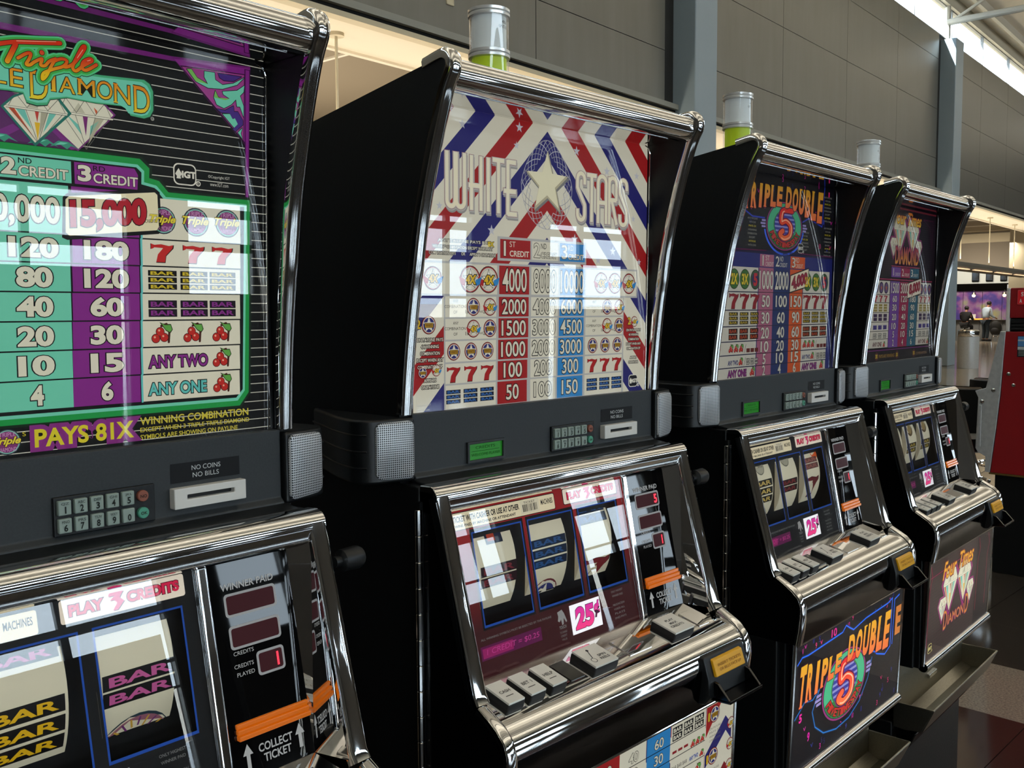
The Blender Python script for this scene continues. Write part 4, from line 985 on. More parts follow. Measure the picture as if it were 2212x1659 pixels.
def art_five(root):
    a = Art(TOP); a.win = (-252, 255.5, 1285.5, 1692.4)
    a.rect(-252, 1285, 264, 1692, (8, 8, 16), 0); scatter(a, 34, (-240, 245, 1546, 1690), 1)
    neon(a, [(-250, 1612), (-170, 1622), (-120, 1606), (-70, 1606)], (40, 60, 190), 1); neon(a, [(100, 1608), (130, 1618), (196, 1604), (205, 1690)], (40, 60, 190), 1)
    for k in range(30):
        t0, t1 = radians(190+5.4*k), radians(195.4+5.4*k); a.poly([(17+q*1.5*cos(t), 1594+q*sin(t)) for q, t in ((60, t0), (60, t1), (56, t1), (56, t0))], (50, 100, 240), 2); a.rect(-252, 1534, 255, 1542, (40, 40, 70), 2); neon(a, [(-250, 1538), (-60, 1541)], (130, 30, 90), 2, 1.2); neon(a, [(90, 1541), (252, 1539)], (130, 30, 90), 2, 1.2)
    five_logo(a, 17, 1594, 50, 4, 1.6)
    word_arc(a, 'TRIPLE', -160, 2, (1618, 1672), (1634, 1674), 18); word_arc(a, 'DOUBLE', 14, 194, (1634, 1676), (1608, 1678), 18)
    gy = (150, 148, 140)
    for x, z0, n_ in ((-120, 1600, 8), (112, 1585, 6), (222, 1668, 8), (226, 1600, 9), (-205, 1600, 8)):
        for k in range(n_):
            w_ = 20-(k*7 % 9); a.text(('ANY PAYLINE', 'WITH ONE', 'PAYS 3X', 'WINNING', 'COMBINATION', 'EXCEPT')[k % 6], x-w_, z0-k*7.5, x+w_, z0-k*7.5+3.6, YEL if k % 4 == 2 else gy, 3)
    emblem(a, 92, 1552, 12, 5, (210, 208, 196), (10, 10, 14))
    a.rect(-252, 1285, 255, 1534, (34, 40, 110), 2)
    PK, NV, OR = (168, 96, 122), (30, 48, 100), (206, 84, 28); WH = (206, 202, 186)
    rows = [1506, 1456, 1420, 1388, 1358.5, 1332, 1307.5, 1285.5]
    for x0, x1, c, n_, s_ in ((-86, -27, PK, '1', 'ST'), (-25, 44, NV, '2', 'ND'), (48, 116, OR, '3', 'RD')):
        a.rect(x0, 1508, x1, 1533, c, 3); a.text(n_, x0+(10 if n_ == '1' else 6), 1510, x0+(15 if n_ == '1' else 22), 1531, WH, 4, bold=.01, out=.8); a.text(s_, x0+24, 1521, x0+40, 1531, WH, 4); a.text('CREDIT', x0+24, 1509.5, x0+58, 1518, WH, 4)
    vals = [('1000', '2000', '4000'), ('50', '100', '150'), ('30', '60', '90'), ('20', '40', '60'), ('10', '20', '30'), ('5', '10', '15'), ('2', '4', '6')]
    for i in range(7):
        z1, z0 = rows[i]-1, rows[i+1]+1
        for x0, x1, c in ((-89-.6*i, -27-.5*i, PK), (-26-.6*i, 46-.2*i, NV), (47-.2*i, 107-.2*i, OR)):
            a.rect(x0, z0-1, x1, z1+1, c, 3)
        a.rect(-250, z0, -92-.7*i, z1, WH, 3); a.rect(110-.7*i, z0, 241-1.8*i, z1, WH, 3); a.rect(-250, z0-1.6, 240-1.8*i, z0-.4, (20, 20, 30), 4)
        zc = (z0+z1)/2; h = 38 if i == 0 else 25-.6*i
        for v, xc in zip(vals[i], (-57-.6*i, 10-.4*i, 77)):
            wd = {1: 13, 2: 34, 3: 50, 4: 60}[len(v)]
            if not (i == 0 and xc > 50):
                a.text(v, xc-wd/2, zc-h/2, xc+wd/2, zc+h/2, WH, 5, bold=.02, out=1.0)
    a.poly([(44, 1455), (136, 1470), (136, 1512), (48, 1494)], (20, 20, 24), 6); a.poly([(47, 1458), (133, 1472), (133, 1509), (50, 1492)], (228, 218, 186), 7)
    a.text('4,000', 54, 1466, 128, 1496, (150, 30, 60), 8, bold=.05, out=.9, xf=lambda x, z: (x, z+(x-90)*.17))
    for x0, st in ((-206, 42), (112, 42)):
        for k in range(3):
            x = x0+18+k*st
            a.disc(x, 1481, 20, (20, 40, 20), 5); a.disc(x, 1481, 18.5, (60, 110, 50) if k < 2 else (60, 90, 60), 6)
            if k == 2:
                a.disc(x, 1481, 14, (40, 40, 90), 7); a.text('5', x-8, 1468, x+8, 1494, (190, 40, 40), 8, bold=.05)
            else:
                a.text('3X' if k else '2X', x-13, 1470, x+13, 1492, (220, 196, 50), 8, bold=.04, out=.8)
            a.seven(x-17, 1423, 34, 30, (140, 22, 36), 5); a.bars(x-17, 1392, 34, 24, 3, (20, 18, 14), (180, 156, 40), 5); a.bars(x-17, 1362, 34, 22, 2, (30, 14, 10), (170, 66, 26), 5)
        for k in range(3):
            a.cherry(x0+2+k*20, 1337, 19, 5); a.rect(x0+72+k*17, 1336, x0+86+k*17, 1344, (100, 30, 26), 5); a.bars(x0+72+k*17, 1311, 14, 13, 2, (60, 60, 60), WH, 5)
        a.line([(x0+64, 1335), (x0+70, 1352)], 1, INK, 5); a.text('ANY TWO', x0, 1312, x0+40, 1322, (36, 52, 110), 5, bold=.04); a.cherry(x0+42, 1311, 18, 5); a.line([(x0+63, 1310), (x0+69, 1326)], 1, INK, 5)
        a.text('ANY ONE', x0, 1288.5, x0+74, 1303, (130, 36, 120), 5, bold=.04, out=.8); a.cherry(x0+88, 1288, 21, 5)
    return a

def word_arc(a, t, x0, x1, zl, zr, L, ocol=(52, 14, 30), slant=.10):
    """heavy condensed slab word, orange to yellow; zl, zr = bottom and top at its left and right end"""
    n = len(t); w_ = (x1-x0)/n
    for i, ch in enumerate(t):
        u = (i+.5)/n; z0 = zl[0]+(zr[0]-zl[0])*u; z1 = zl[1]+(zr[1]-zl[1])*u
        wd = w_*(.42 if ch == 'I' else .84); xc = x0+w_*(i+.5); xf = lambda x, z: (x+(z-(z0+z1)/2)*slant, z)
        gz = grad(z0, (236, 112, 62), z1, (224, 168, 40))
        a.text(ch, xc-wd/2, z0, xc+wd/2, z1, gz, L, bold=.05, out=1.5, ocol=ocol, xf=xf)
        sl = (z1-z0)*.05
        for zz, ok in ((z0, ch in 'TRIPF'), (z1-sl, ch in 'ILU')):
            if ok:
                ww = wd*(.75 if ch == 'I' else .5); xx = xc-(ww/2 if ch in 'IT' else wd/2+1.2)
                a.poly([xf(xx, zz), xf(xx+ww, zz), xf(xx+ww, zz+sl), xf(xx, zz+sl)], gz, L+2)

def diamonds4(a, ox, oz, k, L):
    """two large and two small cut stones with the word between"""
    T = lambda x, z: (ox+x*k, oz+z*k)
    for cx, cz, s_ in ((-46, 22, 1.0), (46, 22, 1.0), (-88, -14, .55), (92, -14, .55)):
        P = [T(cx+u*s_, cz+v*s_) for u, v in ((-48, 8), (-30, 34), (30, 34), (48, 8), (0, -58))]
        cxx, czz = T(cx, cz)
        a.poly([((p[0]-cxx)*1.16+cxx, (p[1]-czz)*1.16+czz) for p in P], (150, 40, 110), L)
        dia(a, P, L+1, (60, 30, 60), FAC if s_ > .8 else FAC2)

def art_four(root):
    a = Art(TOP); a.win = (-252, 255.5, 1285.5, 1692.4)
    a.rect(-252, 1285, 266, 1692, (16, 10, 18), 0)
    for k in range(30):
        a.rect(-252, 1520+k*6, 262, 1520.9+k*6, (58, 20, 50), 1)
    a.rect(-252, 1684, 262, 1688, (120, 40, 50), 2)
    a.line([(150, 1668), (232, 1668), (228, 1590), (205, 1650), (150, 1668)], 1.2, (110, 26, 80), 2)
    a.text('Four Times', -80, 1644, 128, 1678, grad(1644, (230, 190, 50), 1678, (200, 110, 30)), 20, bold=.02, shear=.35, out=1.4, ocol=(80, 30, 20))
    diamonds4(a, 22, 1603, 1.05, 3)
    a.text('DIAMOND', -62, 1540, 114, 1586, grad(1540, (210, 150, 40), 1586, (150, 50, 70)), 20, bold=.015, out=1.6, ocol=(120, 30, 90))
    a.line([(-82, 1534), (132, 1534)], 2, (170, 40, 90), 3); a.rect(-252, 1497, 240, 1500, (150, 40, 80), 3)
    V, R2, TL = (110, 66, 150), (150, 30, 74), (34, 96, 116); WH = (206, 202, 186)
    for x0, x1, c, n_ in ((-80, -12, V, '1'), (-12, 58, R2, '2'), (58, 128, TL, '3')):
        a.rect(x0, 1505, x1, 1531, c, 3); a.text(n_, x0+(12 if n_ == '1' else 8), 1509, x0+(17 if n_ == '1' else 22), 1528, WH, 4, bold=.01); a.text('CREDIT', x0+26, 1509, x0+64, 1517, WH, 4)
    rows = [1494, 1458, 1437, 1412, 1387.5, 1364, 1343.5, 1320.5]
    vals = [('1500', '3000', '8000'), ('60', '120', '180'), ('30', '60', '90'), ('20', '40', '60'), ('10', '20', '30'), ('5', '10', '15'), ('2', '4', '6')]
    for i in range(7):
        z1, z0 = rows[i], rows[i+1]+1.4
        for x0, x1, c in ((-84-.8*i, -16-.5*i, V), (-16-.5*i, 54-.7*i, R2), (54-.7*i, 126-1.4*i, TL)):
            a.rect(x0, z0-1.4, x1, z1, c, 3)
        a.rect(-250, z0, -88-.5*i, z1, WH, 3); a.rect(130-1.6*i, z0, 233-1.4*i, z1, WH, 3)
        zc = (z0+z1)/2; h = 28 if i == 0 else 17
        for v, xc in zip(vals[i], (-50-.7*i, 19-.6*i, 88-i)):
            wd = {1: 11, 2: 30, 3: 44, 4: 56}[len(v)]
            if not (i == 0 and xc > 60):
                a.text(v, xc-wd/2, zc-h/2, xc+wd/2, zc+h/2, WH, 5, bold=.015, out=.8)
    a.poly([(40, 1448), (150, 1462), (150, 1508), (44, 1492)], (20, 20, 24), 6); a.poly([(43, 1451), (147, 1465), (147, 1505), (47, 1490)], (228, 218, 196), 7)
    a.text('8,000', 54, 1461, 140, 1493, (150, 30, 60), 8, bold=.05, out=.9, xf=lambda x, z: (x, z+(x-95)*.14))
    for x0, st in ((-200, 34), (134, 33)):
        for k in range(3):
            x = x0+18+k*st
            a.disc(x, 1476, 15, (40, 26, 60), 5); a.disc(x, 1476, 12, (96, 76, 120), 6); a.star(x, 1476, 8, (170, 90, 60), 7)
            a.seven(x-12, 1440, 22, 17, (170, 46, 60), 5)
            a.bars(x-13, 1415, 24, 19, 3, (176, 160, 90), (120, 104, 40), 5); a.bars(x-13, 1391, 24, 18, 2, (70, 46, 90), (40, 26, 50), 5); a.bars(x-13, 1369, 24, 11, 1, (74, 60, 140), (50, 40, 100), 5); a.bars(x-13, 1346.5, 24, 13, 2, (90, 90, 90), WH, 5)
        a.text('ANY ONE', x0+4, 1325, x0+66, 1337, (90, 50, 60), 5, bold=.04); a.cherry(x0+74, 1323, 17, 5)
    a.rect(-252, 1314, 256, 1316.5, (110, 40, 110), 3)
    for x in (-165, -20, 110):
        a.disc(x, 1300, 11, (90, 40, 40), 3); a.text('3X', x-7, 1295, x+7, 1305, YEL, 4, bold=.02)
    a.text('PAYS 64X WINNING', -148, 1295, -40, 1304, (170, 130, 50), 3); a.text('COMBINATION', 126, 1295, 215, 1302, (150, 120, 90), 3)
    emblem(a, 240, 1318, 9, 5, (190, 188, 180), (12, 10, 12))
    return a

# lower glass of each machine
def belly_plain(a):
    a.rect(-260, 561, 260, 812, (8, 8, 9), 0)
    for k in range(22):
        a.rect(-258, 568+11*k, 258, 568.8+11*k, (150, 146, 130), 1)
    a.text('DIAMOND', -150, 640, 150, 720, (214, 160, 30), 3, bold=.02, out=4, ocol=AQUA)

def belly_stars(a):
    chevrons(a, -260, 260, 561, 812, 8, 77.5, 480); a.win = None
    for x0, x1, c in ((-190, -95, W_), (-95, -38, RED), (-37, 24, W_), (26, 84, BLU), (86, 178, W_)):
        a.rect(x0, 561, x1, 812, c, 2)
    for i in range(10):
        z = 803-24.5*i; a.rect(-190, z-24, 178, z-22.8, INK, 4)
    for i, (p, q, r_) in enumerate((('20', '40', '60'), ('10', '20', '30'), ('5', '10', '15'), ('2', '4', '6'))):
        zc = 791-24.5*i
        for v, xc in ((p, -67), (q, -6), (r_, 55)):
            a.text(v, xc-11, zc-7, xc+11, zc+8, W_, 5, bold=.01, out=.8)
    for k in range(3):
        a.bars(89+k*29, 782, 25, 21, 2, INK, W_, 5)
        for j in range(3):
            a.rect(90+k*15, 762+j*.0, 101+k*15, 766, (140, 30, 40), 5)
        a.cherry(138+k*13, 756, 13, 5)
    a.text('BAR BAR BAR', 90, 736, 130, 742, (60, 60, 60), 5); a.text('ANY TWO', 136, 735, 160, 742, (40, 80, 160), 5, bold=.04); a.cherry(164, 733, 12, 5)
    a.text('ANY ONE', 96, 710, 140, 719, (196, 160, 30), 5, bold=.04, out=.6); a.cherry(150, 707, 20, 5)
    a.rect(179, 561, 260, 812, W_, 2); a.poly([(180, 806), (224, 806), (180, 757)], RED, 3); a.poly([(236, 777), (180, 728), (180, 706), (238, 752), (255, 733), (255, 757)], NAVY, 3)
    a.poly([(180, 660), (238, 712), (238, 735), (180, 690)], W_, 4); a.poly([(238, 700), (256, 680), (256, 650), (238, 672), (180, 620), (180, 645)], (120, 20, 30), 3)
    for z in (790, 721):
        star_badge(a, 203, z, 14, False, 5); a.text('1', 184, z-8, 189, z+6, (206, 170, 36), 6, bold=.03, out=.6)
        for k in range(4):
            a.text(('ON PAYLINE', 'PAYS 2X', 'WINNING', 'COMBINATION')[k], 190, z-24-k*6.5, 222, z-20.5-k*6.5, (110, 106, 100), 5)
    for z in (800, 760, 725, 690):
        star_badge(a, 252, z, 10, True, 5)

def belly_five(a):
    a.win = (-260, 260, 561, 812); a.rect(-260, 561, 260, 812, (6, 6, 14), 0); scatter(a, 20, (-250, 250, 570, 640), 1, 4); scatter(a, 16, (-250, 230, 785, 805), 1, 9)
    bl = (40, 110, 250)
    neon(a, [(-250, 772), (-232, 782), (-206, 780), (-56, 785), (-40, 795), (-20, 785), (-2, 777), (60, 786), (175, 790), (200, 796), (203, 688), (175, 677), (130, 690), (114, 700), (92, 702)], bl, 2)
    neon(a, [(-250, 668), (-233, 677), (-212, 690), (-177, 684), (-149, 697), (-176, 660), (-160, 625), (-120, 600), (-60, 588), (0, 592), (50, 612), (88, 650), (104, 690)], (30, 110, 190), 2)
    neon(a, [(214, 690), (214, 790), (240, 795)], bl, 2)
    five_logo(a, -32, 674, 71, 5, 1.46); word_arc(a, 'TRIPLE', -246, -58, (684, 768), (711, 746), 22); word_arc(a, 'DOUBLE', -32, 190, (720, 770), (690, 774), 22)
    a.text('5', -232, 655, -220, 672, (220, 40, 150), 3, bold=.04); a.text('10', -108, 787, -84, 803, (220, 40, 140), 3, bold=.02); a.text('9', -192, 606, -182, 624, (200, 30, 150), 3, bold=.03)
    a.text('E', 226, 705, 256, 770, (200, 120, 50), 4, bold=.05)

def belly_four(a):
    a.win = (-260, 260, 561, 812); a.rect(-260, 561, 260, 812, (46, 36, 34), 0); a.rect(128, 561, 260, 812, (20, 6, 12), 1)  # brown ground has a tan reflected wash in its colour, right strip without
    for k in range(32):
        a.rect(-260, 566+8*k, 128, 567+8*k, (66, 34, 44), 1)
    for x in (-252, 140, 226):
        neon(a, [(x, 800), (x+14, 770), (x, 740), (x, 600)], (150, 20, 60), 2, 2)
    neon(a, [(-250, 770), (100, 778)], (150, 30, 80), 2, 1.6)
    a.text('Four', -168, 748, -60, 792, (222, 160, 50), 22, bold=.015, shear=.4, out=2.4, ocol=(120, 50, 40)); a.text('Times', -36, 752, 84, 796, (222, 160, 50), 22, bold=.015, shear=.4, out=2.4, ocol=(120, 50, 40))
    diamonds4(a, -36, 694, 1.26, 4)
    for t, x0, z0, x1, z1 in (('D', -138, 614, -112, 662), ('IAMON', -104, 620, 26, 646), ('D', 36, 616, 64, 668)):
        a.text(t, x0, z0, x1, z1, (200, 128, 50), 22, out=2.0, ocol=(120, 36, 84))
    emblem(a, -224, 590, 14, 4, (200, 190, 120), (40, 24, 26))

# reel symbols
def reel_triple(s_, i):
    b, y, p = (12, 12, 14), (226, 180, 24), (196, 92, 150)
    if i == 0:
        s_.bars(-34, -20, 68, 48, 3, b, y, 0)
    elif i == 1:
        s_.bars(-34, -44, 70, 54, 3, b, y, 0); s_.bars(-34, 44, 70, 30, 2, b, p, 0)
    else:
        s_.bars(-36, 52, 76, 38, 3, b, y, 0); s_.bars(-36, -18, 76, 32, 2, b, p, 0); s_.disc(2, -70, 36, (40, 60, 70), 0); s_.disc(2, -70, 33, (150, 96, 110), 1)
        for k in range(9):
            s_.line([(2, -70), (2+31*cos(radians(20+k*17)), -70+31*sin(radians(20+k*17)))], 2, (200, 160, 60) if k % 2 else (110, 50, 110), 2)
def reel_stars(s_, i):
    b, bl = (22, 36, 60), (40, 84, 136)
    if i == 1:
        s_.bars(-36, -12, 74, 42, 3, b, bl, 0); s_.disc(0, -62, 30, (110, 50, 56), 0); s_.disc(0, -62, 27, W_, 1); s_.disc(0, -62, 23, (52, 56, 110), 2); s_.star(0, -62, 24, W_, 3)
    elif i == 0:
        s_.bars(-30, -18, 70, 30, 2, (40, 20, 26), (120, 40, 50), 0); s_.rect(-12, 40, 20, 60, b, 0); s_.rect(-8, 44, 6, 60, (180, 60, 30), 1)
    else:
        s_.seven(-26, -64, 60, 44, (120, 40, 44), 0); s_.bars(-34, 34, 66, 30, 2, b, bl, 0)
def reel_five(s_, i):
    if i == 0:
        s_.bars(-34, -22, 70, 46, 3, (30, 30, 26), (196, 170, 90), 0); s_.disc(0, 52, 18, (110, 110, 96), 0); s_.disc(0, 52, 16, (176, 172, 150), 1); s_.text('TRIPLE', -12, 49, 12, 55, (80, 80, 70), 2)
    elif i == 1:
        s_.bars(-34, -14, 70, 26, 2, (40, 26, 22), (120, 40, 40), 0); s_.disc(0, 56, 18, (110, 110, 96), 0); s_.disc(0, 56, 16, (176, 172, 150), 1); s_.text('TRIPLE', -12, 53, 12, 59, (80, 80, 70), 2)
    else:
        s_.bars(-34, 20, 66, 24, 2, (100, 60, 56), (150, 90, 80), 0); s_.seven(-28, -40, 56, 44, (96, 24, 30), 0); s_.disc(26, 52, 14, (220, 90, 30), 0)
def reel_four(s_, i):
    s_.bars(-34, -20, 68, 26, 2, (50, 40, 26), (170, 150, 60), 0); s_.disc(0, 46, 22, (90, 70, 40), 0); s_.disc(0, 46, 16, (150, 130, 80), 1)

MACHINES = [
    ((-.7276, -.0249), .05246, 'slot machine with green and purple pay table below diamonds, cut by the left edge', art_triple, 'print_lit', belly_plain, 'print_dim', reel_triple, (8, 8, 10), (6, 6, 8), ''),
    ((0, 0), 0., 'slot machine with red, white and blue star stripes on its glass', art_stars, 'print_lit', belly_stars, 'print_lit', reel_stars, (150, 22, 26), (58, 10, 14), '5'),
    ((.7659, .0334), .0325, 'slot machine with a big orange 5 on its blue neon lower glass', art_five, 'print_dim', belly_five, 'print_hot', reel_five, (12, 10, 14), (8, 8, 10), ''),
    ((1.5088, .0802), .0497, 'slot machine with dark glass of white diamonds, at the far end of the row', art_four, 'print_dim', belly_four, 'print_hot', reel_four, (12, 10, 14), (8, 8, 10), ''),
]
def make_machines():
    for (xy, rz, label, top_art, tm, bel, bm_, rl, face, dim, paid) in MACHINES:
        root = thing('slot_machine', label, 'slot machine', (xy[0], xy[1], 0), rz, 'slot machines standing in one row')
        top, bgl = body(root, {})
        top_art(root).build('printed_art', tm, top)
        a = Art(BELLY); bel(a); a.build('printed_art', bm_, bgl)
        reels(root, face, dim, {'draw': rl, 'paid': paid})

# ------------------------------------------------------------------ the hall
H = dict(
    wallpanel=noise_mat('satin_metal_panel', '76756e', '7c7b75', 2, .34, .6, .5, .04, stretch=(2.5, 1, .3)),
    backing=mat('dark_backing', '1c1c1b', .6), trim=mat('grey_trim', '8f9088', .45), slot=mat('black_slot', '070707', .8),
    soffit=mat('cream_soffit', 'e6dcc8', .8), tan=mat('tan_ceiling', '8d7f68', .8), shopwall=mat('shop_wall', '8a8173', .7), cream=mat('cream_wall', 'cfc4a8', .7),
    column=mat('blue_grey_steel', '8fa0ab', .4), roof=noise_mat('roof_deck', 'd2cab8', 'dad2c2', 2, .6), floor_light=noise_mat('terrazzo_beige', '8a8072', 'b0a592', .5, .12, 0, .5, .03, detail=3), steel=mat('painted_steel', 'a9a79c', .5),
    wallfront=mat('window_wall', '47423b', .6), mull=mat('mullion_metal', '7d8080', .4, .6), apron=noise_mat('concrete_apron', '9b988f', 'b2afa6', .4, .8),
    floor=noise_mat('terrazzo', '211d1a', '2e2925', 1.2, .10, 0, .5, .03, detail=3),
    tile_light=noise_mat('terrazzo_light', '6a6058', '93887c', 130, .11, 0, .5, .03, lo=.3, hi=.7), tile_dark=noise_mat('terrazzo_dark', '28231f', '3d3731', 130, .10, 0, .5, .03, lo=.3, hi=.7),
    tile_brown=noise_mat('terrazzo_brown', '2a1a18', '412b27', 130, .09, 0, .5, .03, lo=.3, hi=.7),
)
def hall_obj(name, mb, m, kind='structure', parent=None, **k):
    o = mb.build(name, H[m] if m in H else M[m], parent, **k)
    if parent is None:
        o.matrix_world = HALL
    if kind and parent is None:
        o['kind'] = kind
    return o

def make_hall():
    # floor with the tiles that can be told apart near the machines
    fl = MB(); fl.box(S0-.3, S1+.3, DW-.2, 20.2, -.24, -.034)
    fl.v = [tuple(HALL @ Vector(p)) for p in fl.v]
    floor = fl.build('floor', H['floor']); floor['kind'] = 'structure'
    T = .535; cache = {}
    for i in range(-2, 9):
        for j in range(-5, 5):
            x0 = 2.515+T*i; y0 = .02+T*j
            m = 'tile_light' if i == 0 else ('tile_brown' if i < 0 else ('tile_dark' if i < 5 else ('tile_light' if (i+j) % 2 else 'tile_brown')))
            if m not in cache:
                cache[m] = MB().box(.0015, T-.0015, .0015, T-.0015, -.0335, -.030).mesh('tile', H[m])
            o = link('tile', cache[m], floor); o.location = (x0, y0, 0)
    hall_obj('floor_concourse', MB().box(9.0, S1, 2.2, 20.0, -.036, -.0305), 'floor_light')
    lw = MB(); lw.box(3.0, 8.0, DW+.35, DW+.6, -.03, 1.95); lw.box(9.3, 11.5, DW+.35, DW+.6, -.03, 1.5); lw.box(12.0, 14.7, DW+.35, DW+.6, -.03, .97); lw.box(16.8, 20.2, DW+.35, DW+.6, -.03, 1.2)
    hall_obj('reflection_blocker', lw, 'wallfront')  # added unseen blocks that keep the lower windows out of the glass reflections
    # back wall: dark backing, satin metal panels with open joints, bulkhead trims
    back = hall_obj('wall_back', MB().box(S0, S1, 7.56, 7.72, 4.40, 8.37), 'backing')
    rows = [(4.53, 5.27), (5.28, 6.50), (6.51, 7.74), (7.75, 8.36)]
    pm = {}
    for r, (z0, z1) in enumerate(rows):
        pm[r] = MB().box(.006, 3.064, 7.505, 7.562, z0, z1).mesh('panel', H['wallpanel'])
    for b0 in (-13.05, .25, 13.55, 26.85, 40.15):
        for c_ in range(4):
            for r in rows and range(4):
                o = link('panel', pm[r], back); o.location = (b0+3.07*c_, 0, 0)
    MB().box(S0, S1, 7.46, 7.60, 4.455, 4.53).build('edge_trim', H['trim'], back)
    MB().box(S0, S1, 7.52, 7.60, 4.40, 4.455).build('slot_diffuser', H['slot'], back)
    MB().box(S0, S1, 7.47, 7.60, 4.345, 4.40).build('edge_trim', H['cream'], back)
    MB().box(7.86, 7.98, 7.49, 7.52, 4.83, 4.93).build('sensor_plate', H['cream'], back, .01)
    for i, s_ in enumerate((-13.4, -.1, 13.2, 26.5, 39.8)):
        hall_obj('column', MB().box(s_-.34, s_+.34, 7.18, 7.72, -.03, 8.30), 'column', bevel=.02)
    # shop bays behind: soffit, stepped ceiling, rear wall
    hall_obj('ceiling_soffit', MB().box(S0, S1, 7.60, 8.42, 4.36, 4.42), 'soffit')
    tr = MB(); tr.box(S0, S1, 8.40, 8.47, 4.33, 4.44); tr.box(S0, S1, 8.50, 8.56, 4.36, 4.50)
    hall_obj('trim_1', tr, 'soffit')
    hall_obj('ceiling_shop', MB().box(S0, S1, 8.45, 20.0, 5.06, 5.16), 'tan')
    st = MB()
    for s_ in range(-15, 49, 3):
        st.box(s_-.03, s_+.03, 8.6, 19.9, 5.03, 5.06)
    hall_obj('trim_2', st, 'soffit')
    hall_obj('trim_3', MB().box(S0, S1, 8.47, 8.55, 4.42, 5.16), 'tan')
    hall_obj('wall_shop', MB().box(S0, S1, 20.0, 20.2, -.03, 5.16), 'shopwall')
    # roof, ribs, trusses
    roof = hall_obj('ceiling', MB().prism([(7.72, 9.46), (-4, 10.9), (-17.4, 9.32), (-17.4, 9.45), (-4, 11.05), (7.72, 9.6)], S0-.3, S1+.3), 'roof', smooth=False)
    zr = lambda d: 9.46+(7.72-d)*.1229 if d > -4 else 9.32+(d+17.4)*.1179
    for d in [7.0-1.3*k for k in range(18)]:
        MB().box(S0, S1, d-.05, d+.05, zr(d)-.20, zr(d)+.02).build('roof_rib', H['steel'], roof)
    eb = hall_obj('trim_4', MB().box(S0, S1, 7.42, 7.68, 9.20, 9.50), 'steel')
    hall_obj('trim_5', MB().box(S0, S1, DW-.2, DW+.05, 9.20, 9.50), 'steel')
    for s_ in (-13.4, -.1, 13.2, 26.5, 39.8, 53.1):
        tb = MB(); tb.tube([(s_, 7.5, 8.80), (s_, DW, 8.80)], .085, 10)
        ds = [7.4-2.9*k for k in range(9)]
        for k, d in enumerate(ds[:-1]):
            tb.tube([(s_, d, 8.80), (s_, (d+ds[k+1])/2, zr((d+ds[k+1])/2)-.1)], .045, 8); tb.tube([(s_, (d+ds[k+1])/2, zr((d+ds[k+1])/2)-.1), (s_, ds[k+1], 8.80)], .045, 8)
        tb.tube([(s_, 7.5, 8.30), (s_, 7.5, 9.3)], .07, 8)
        hall_obj('roof_truss', tb, 'steel')
    # clerestory panes over the back wall and the window wall
    n = 0
    for d, z0, z1, s_list in ((7.56, 8.37, 9.22, [S0+3.07*k for k in range(25)]), (DW-.08, 6.70, 7.90, [S0+3.07*k for k in range(25)])):
        for a, b in zip(s_list, s_list[1:]):
            n += 1
            fr = MB(); fr.box(a-.02, a+.02, d-.04, d+.04, z0, z1); fr.box(a, b, d-.04, d+.04, z0, z0+.03); fr.box(a, b, d-.04, d+.04, z1-.04, z1)
            o = hall_obj('window_%d' % n, fr, 'mull')
            MB().box(a+.02, b-.02, d-.005, d+.005, z0+.03, z1-.04).build('pane', 'winglass', o, smooth=False)
    # window wall across the hall
    edges = sorted(WIN); wb = MB(); x = S0
    for a, b in edges:
        if a-x > .3:
            wb.box(x, a, DW-.25, DW, -.03, 3.36)
        x = b
    wb.box(x, S1, DW-.25, DW, -.03, 3.36); wb.box(S0, S1, DW-.25, DW, 3.36, 6.70); wb.box(S0, S1, DW-.25, DW, 7.90, 9.5)
    hall_obj('wall_front', wb, 'wallfront')
    for k, (a, b) in enumerate(edges):
        n += 1; fr = MB()
        for q in ((a-.06, a+.01), (b-.01, b+.06)):
            fr.box(q[0], q[1], DW-.16, DW-.04, -.03, 3.36)
        for z0, z1 in ((.95, 1.0), (1.44, 1.50), (2.35, 2.53), (3.04, 3.22)):
            fr.box(a, b, DW-.15, DW-.05, z0, z1)
        o = hall_obj('window_%d' % n, fr, 'mull')
        MB().box(a+.01, b-.01, DW-.105, DW-.095, -.02, 3.35).build('pane', 'winglass', o, smooth=False)
    hall_obj('wall_left', MB().box(S0-.3, S0, DW-.2, 20.2, -.03, 11.2), 'wallfront')
    hall_obj('wall_right', MB().box(S1, S1+.3, DW-.2, 20.2, -.03, 11.2), 'wallfront')
    hall_obj('ground_apron', MB().box(-150, 200, -260, DW-.26, -.6, -.5), 'apron')

# ------------------------------------------------------------------ things further back
def hall_thing(name, label, cat, s_, d, z=0, rz=0, group=None):
    p = HALL @ Vector((s_, d, 0)); return thing(name, label, cat, (p.x, p.y, z), rz+pi/2-HB, group)

def skin(name, J, E_, parent, m, sub=1):
    me = bpy.data.meshes.new(name); names = list(J)
    me.from_pydata([J[k][0] for k in names], [(names.index(a), names.index(b)) for a, b in E_], [])
    o = link(name, me, parent); me.materials.append(m)
    o.modifiers.new('skin', 'SKIN')
    for i, k in enumerate(names):
        r = J[k][1]; sv = me.skin_vertices[0].data[i]; sv.radius = (r, r) if not isinstance(r, tuple) else r
        sv.use_root = (i == 0)
    ss = o.modifiers.new('sub', 'SUBSURF'); ss.levels = ss.render_levels = sub
    o.modifiers['skin'].use_smooth_shade = True
    return o

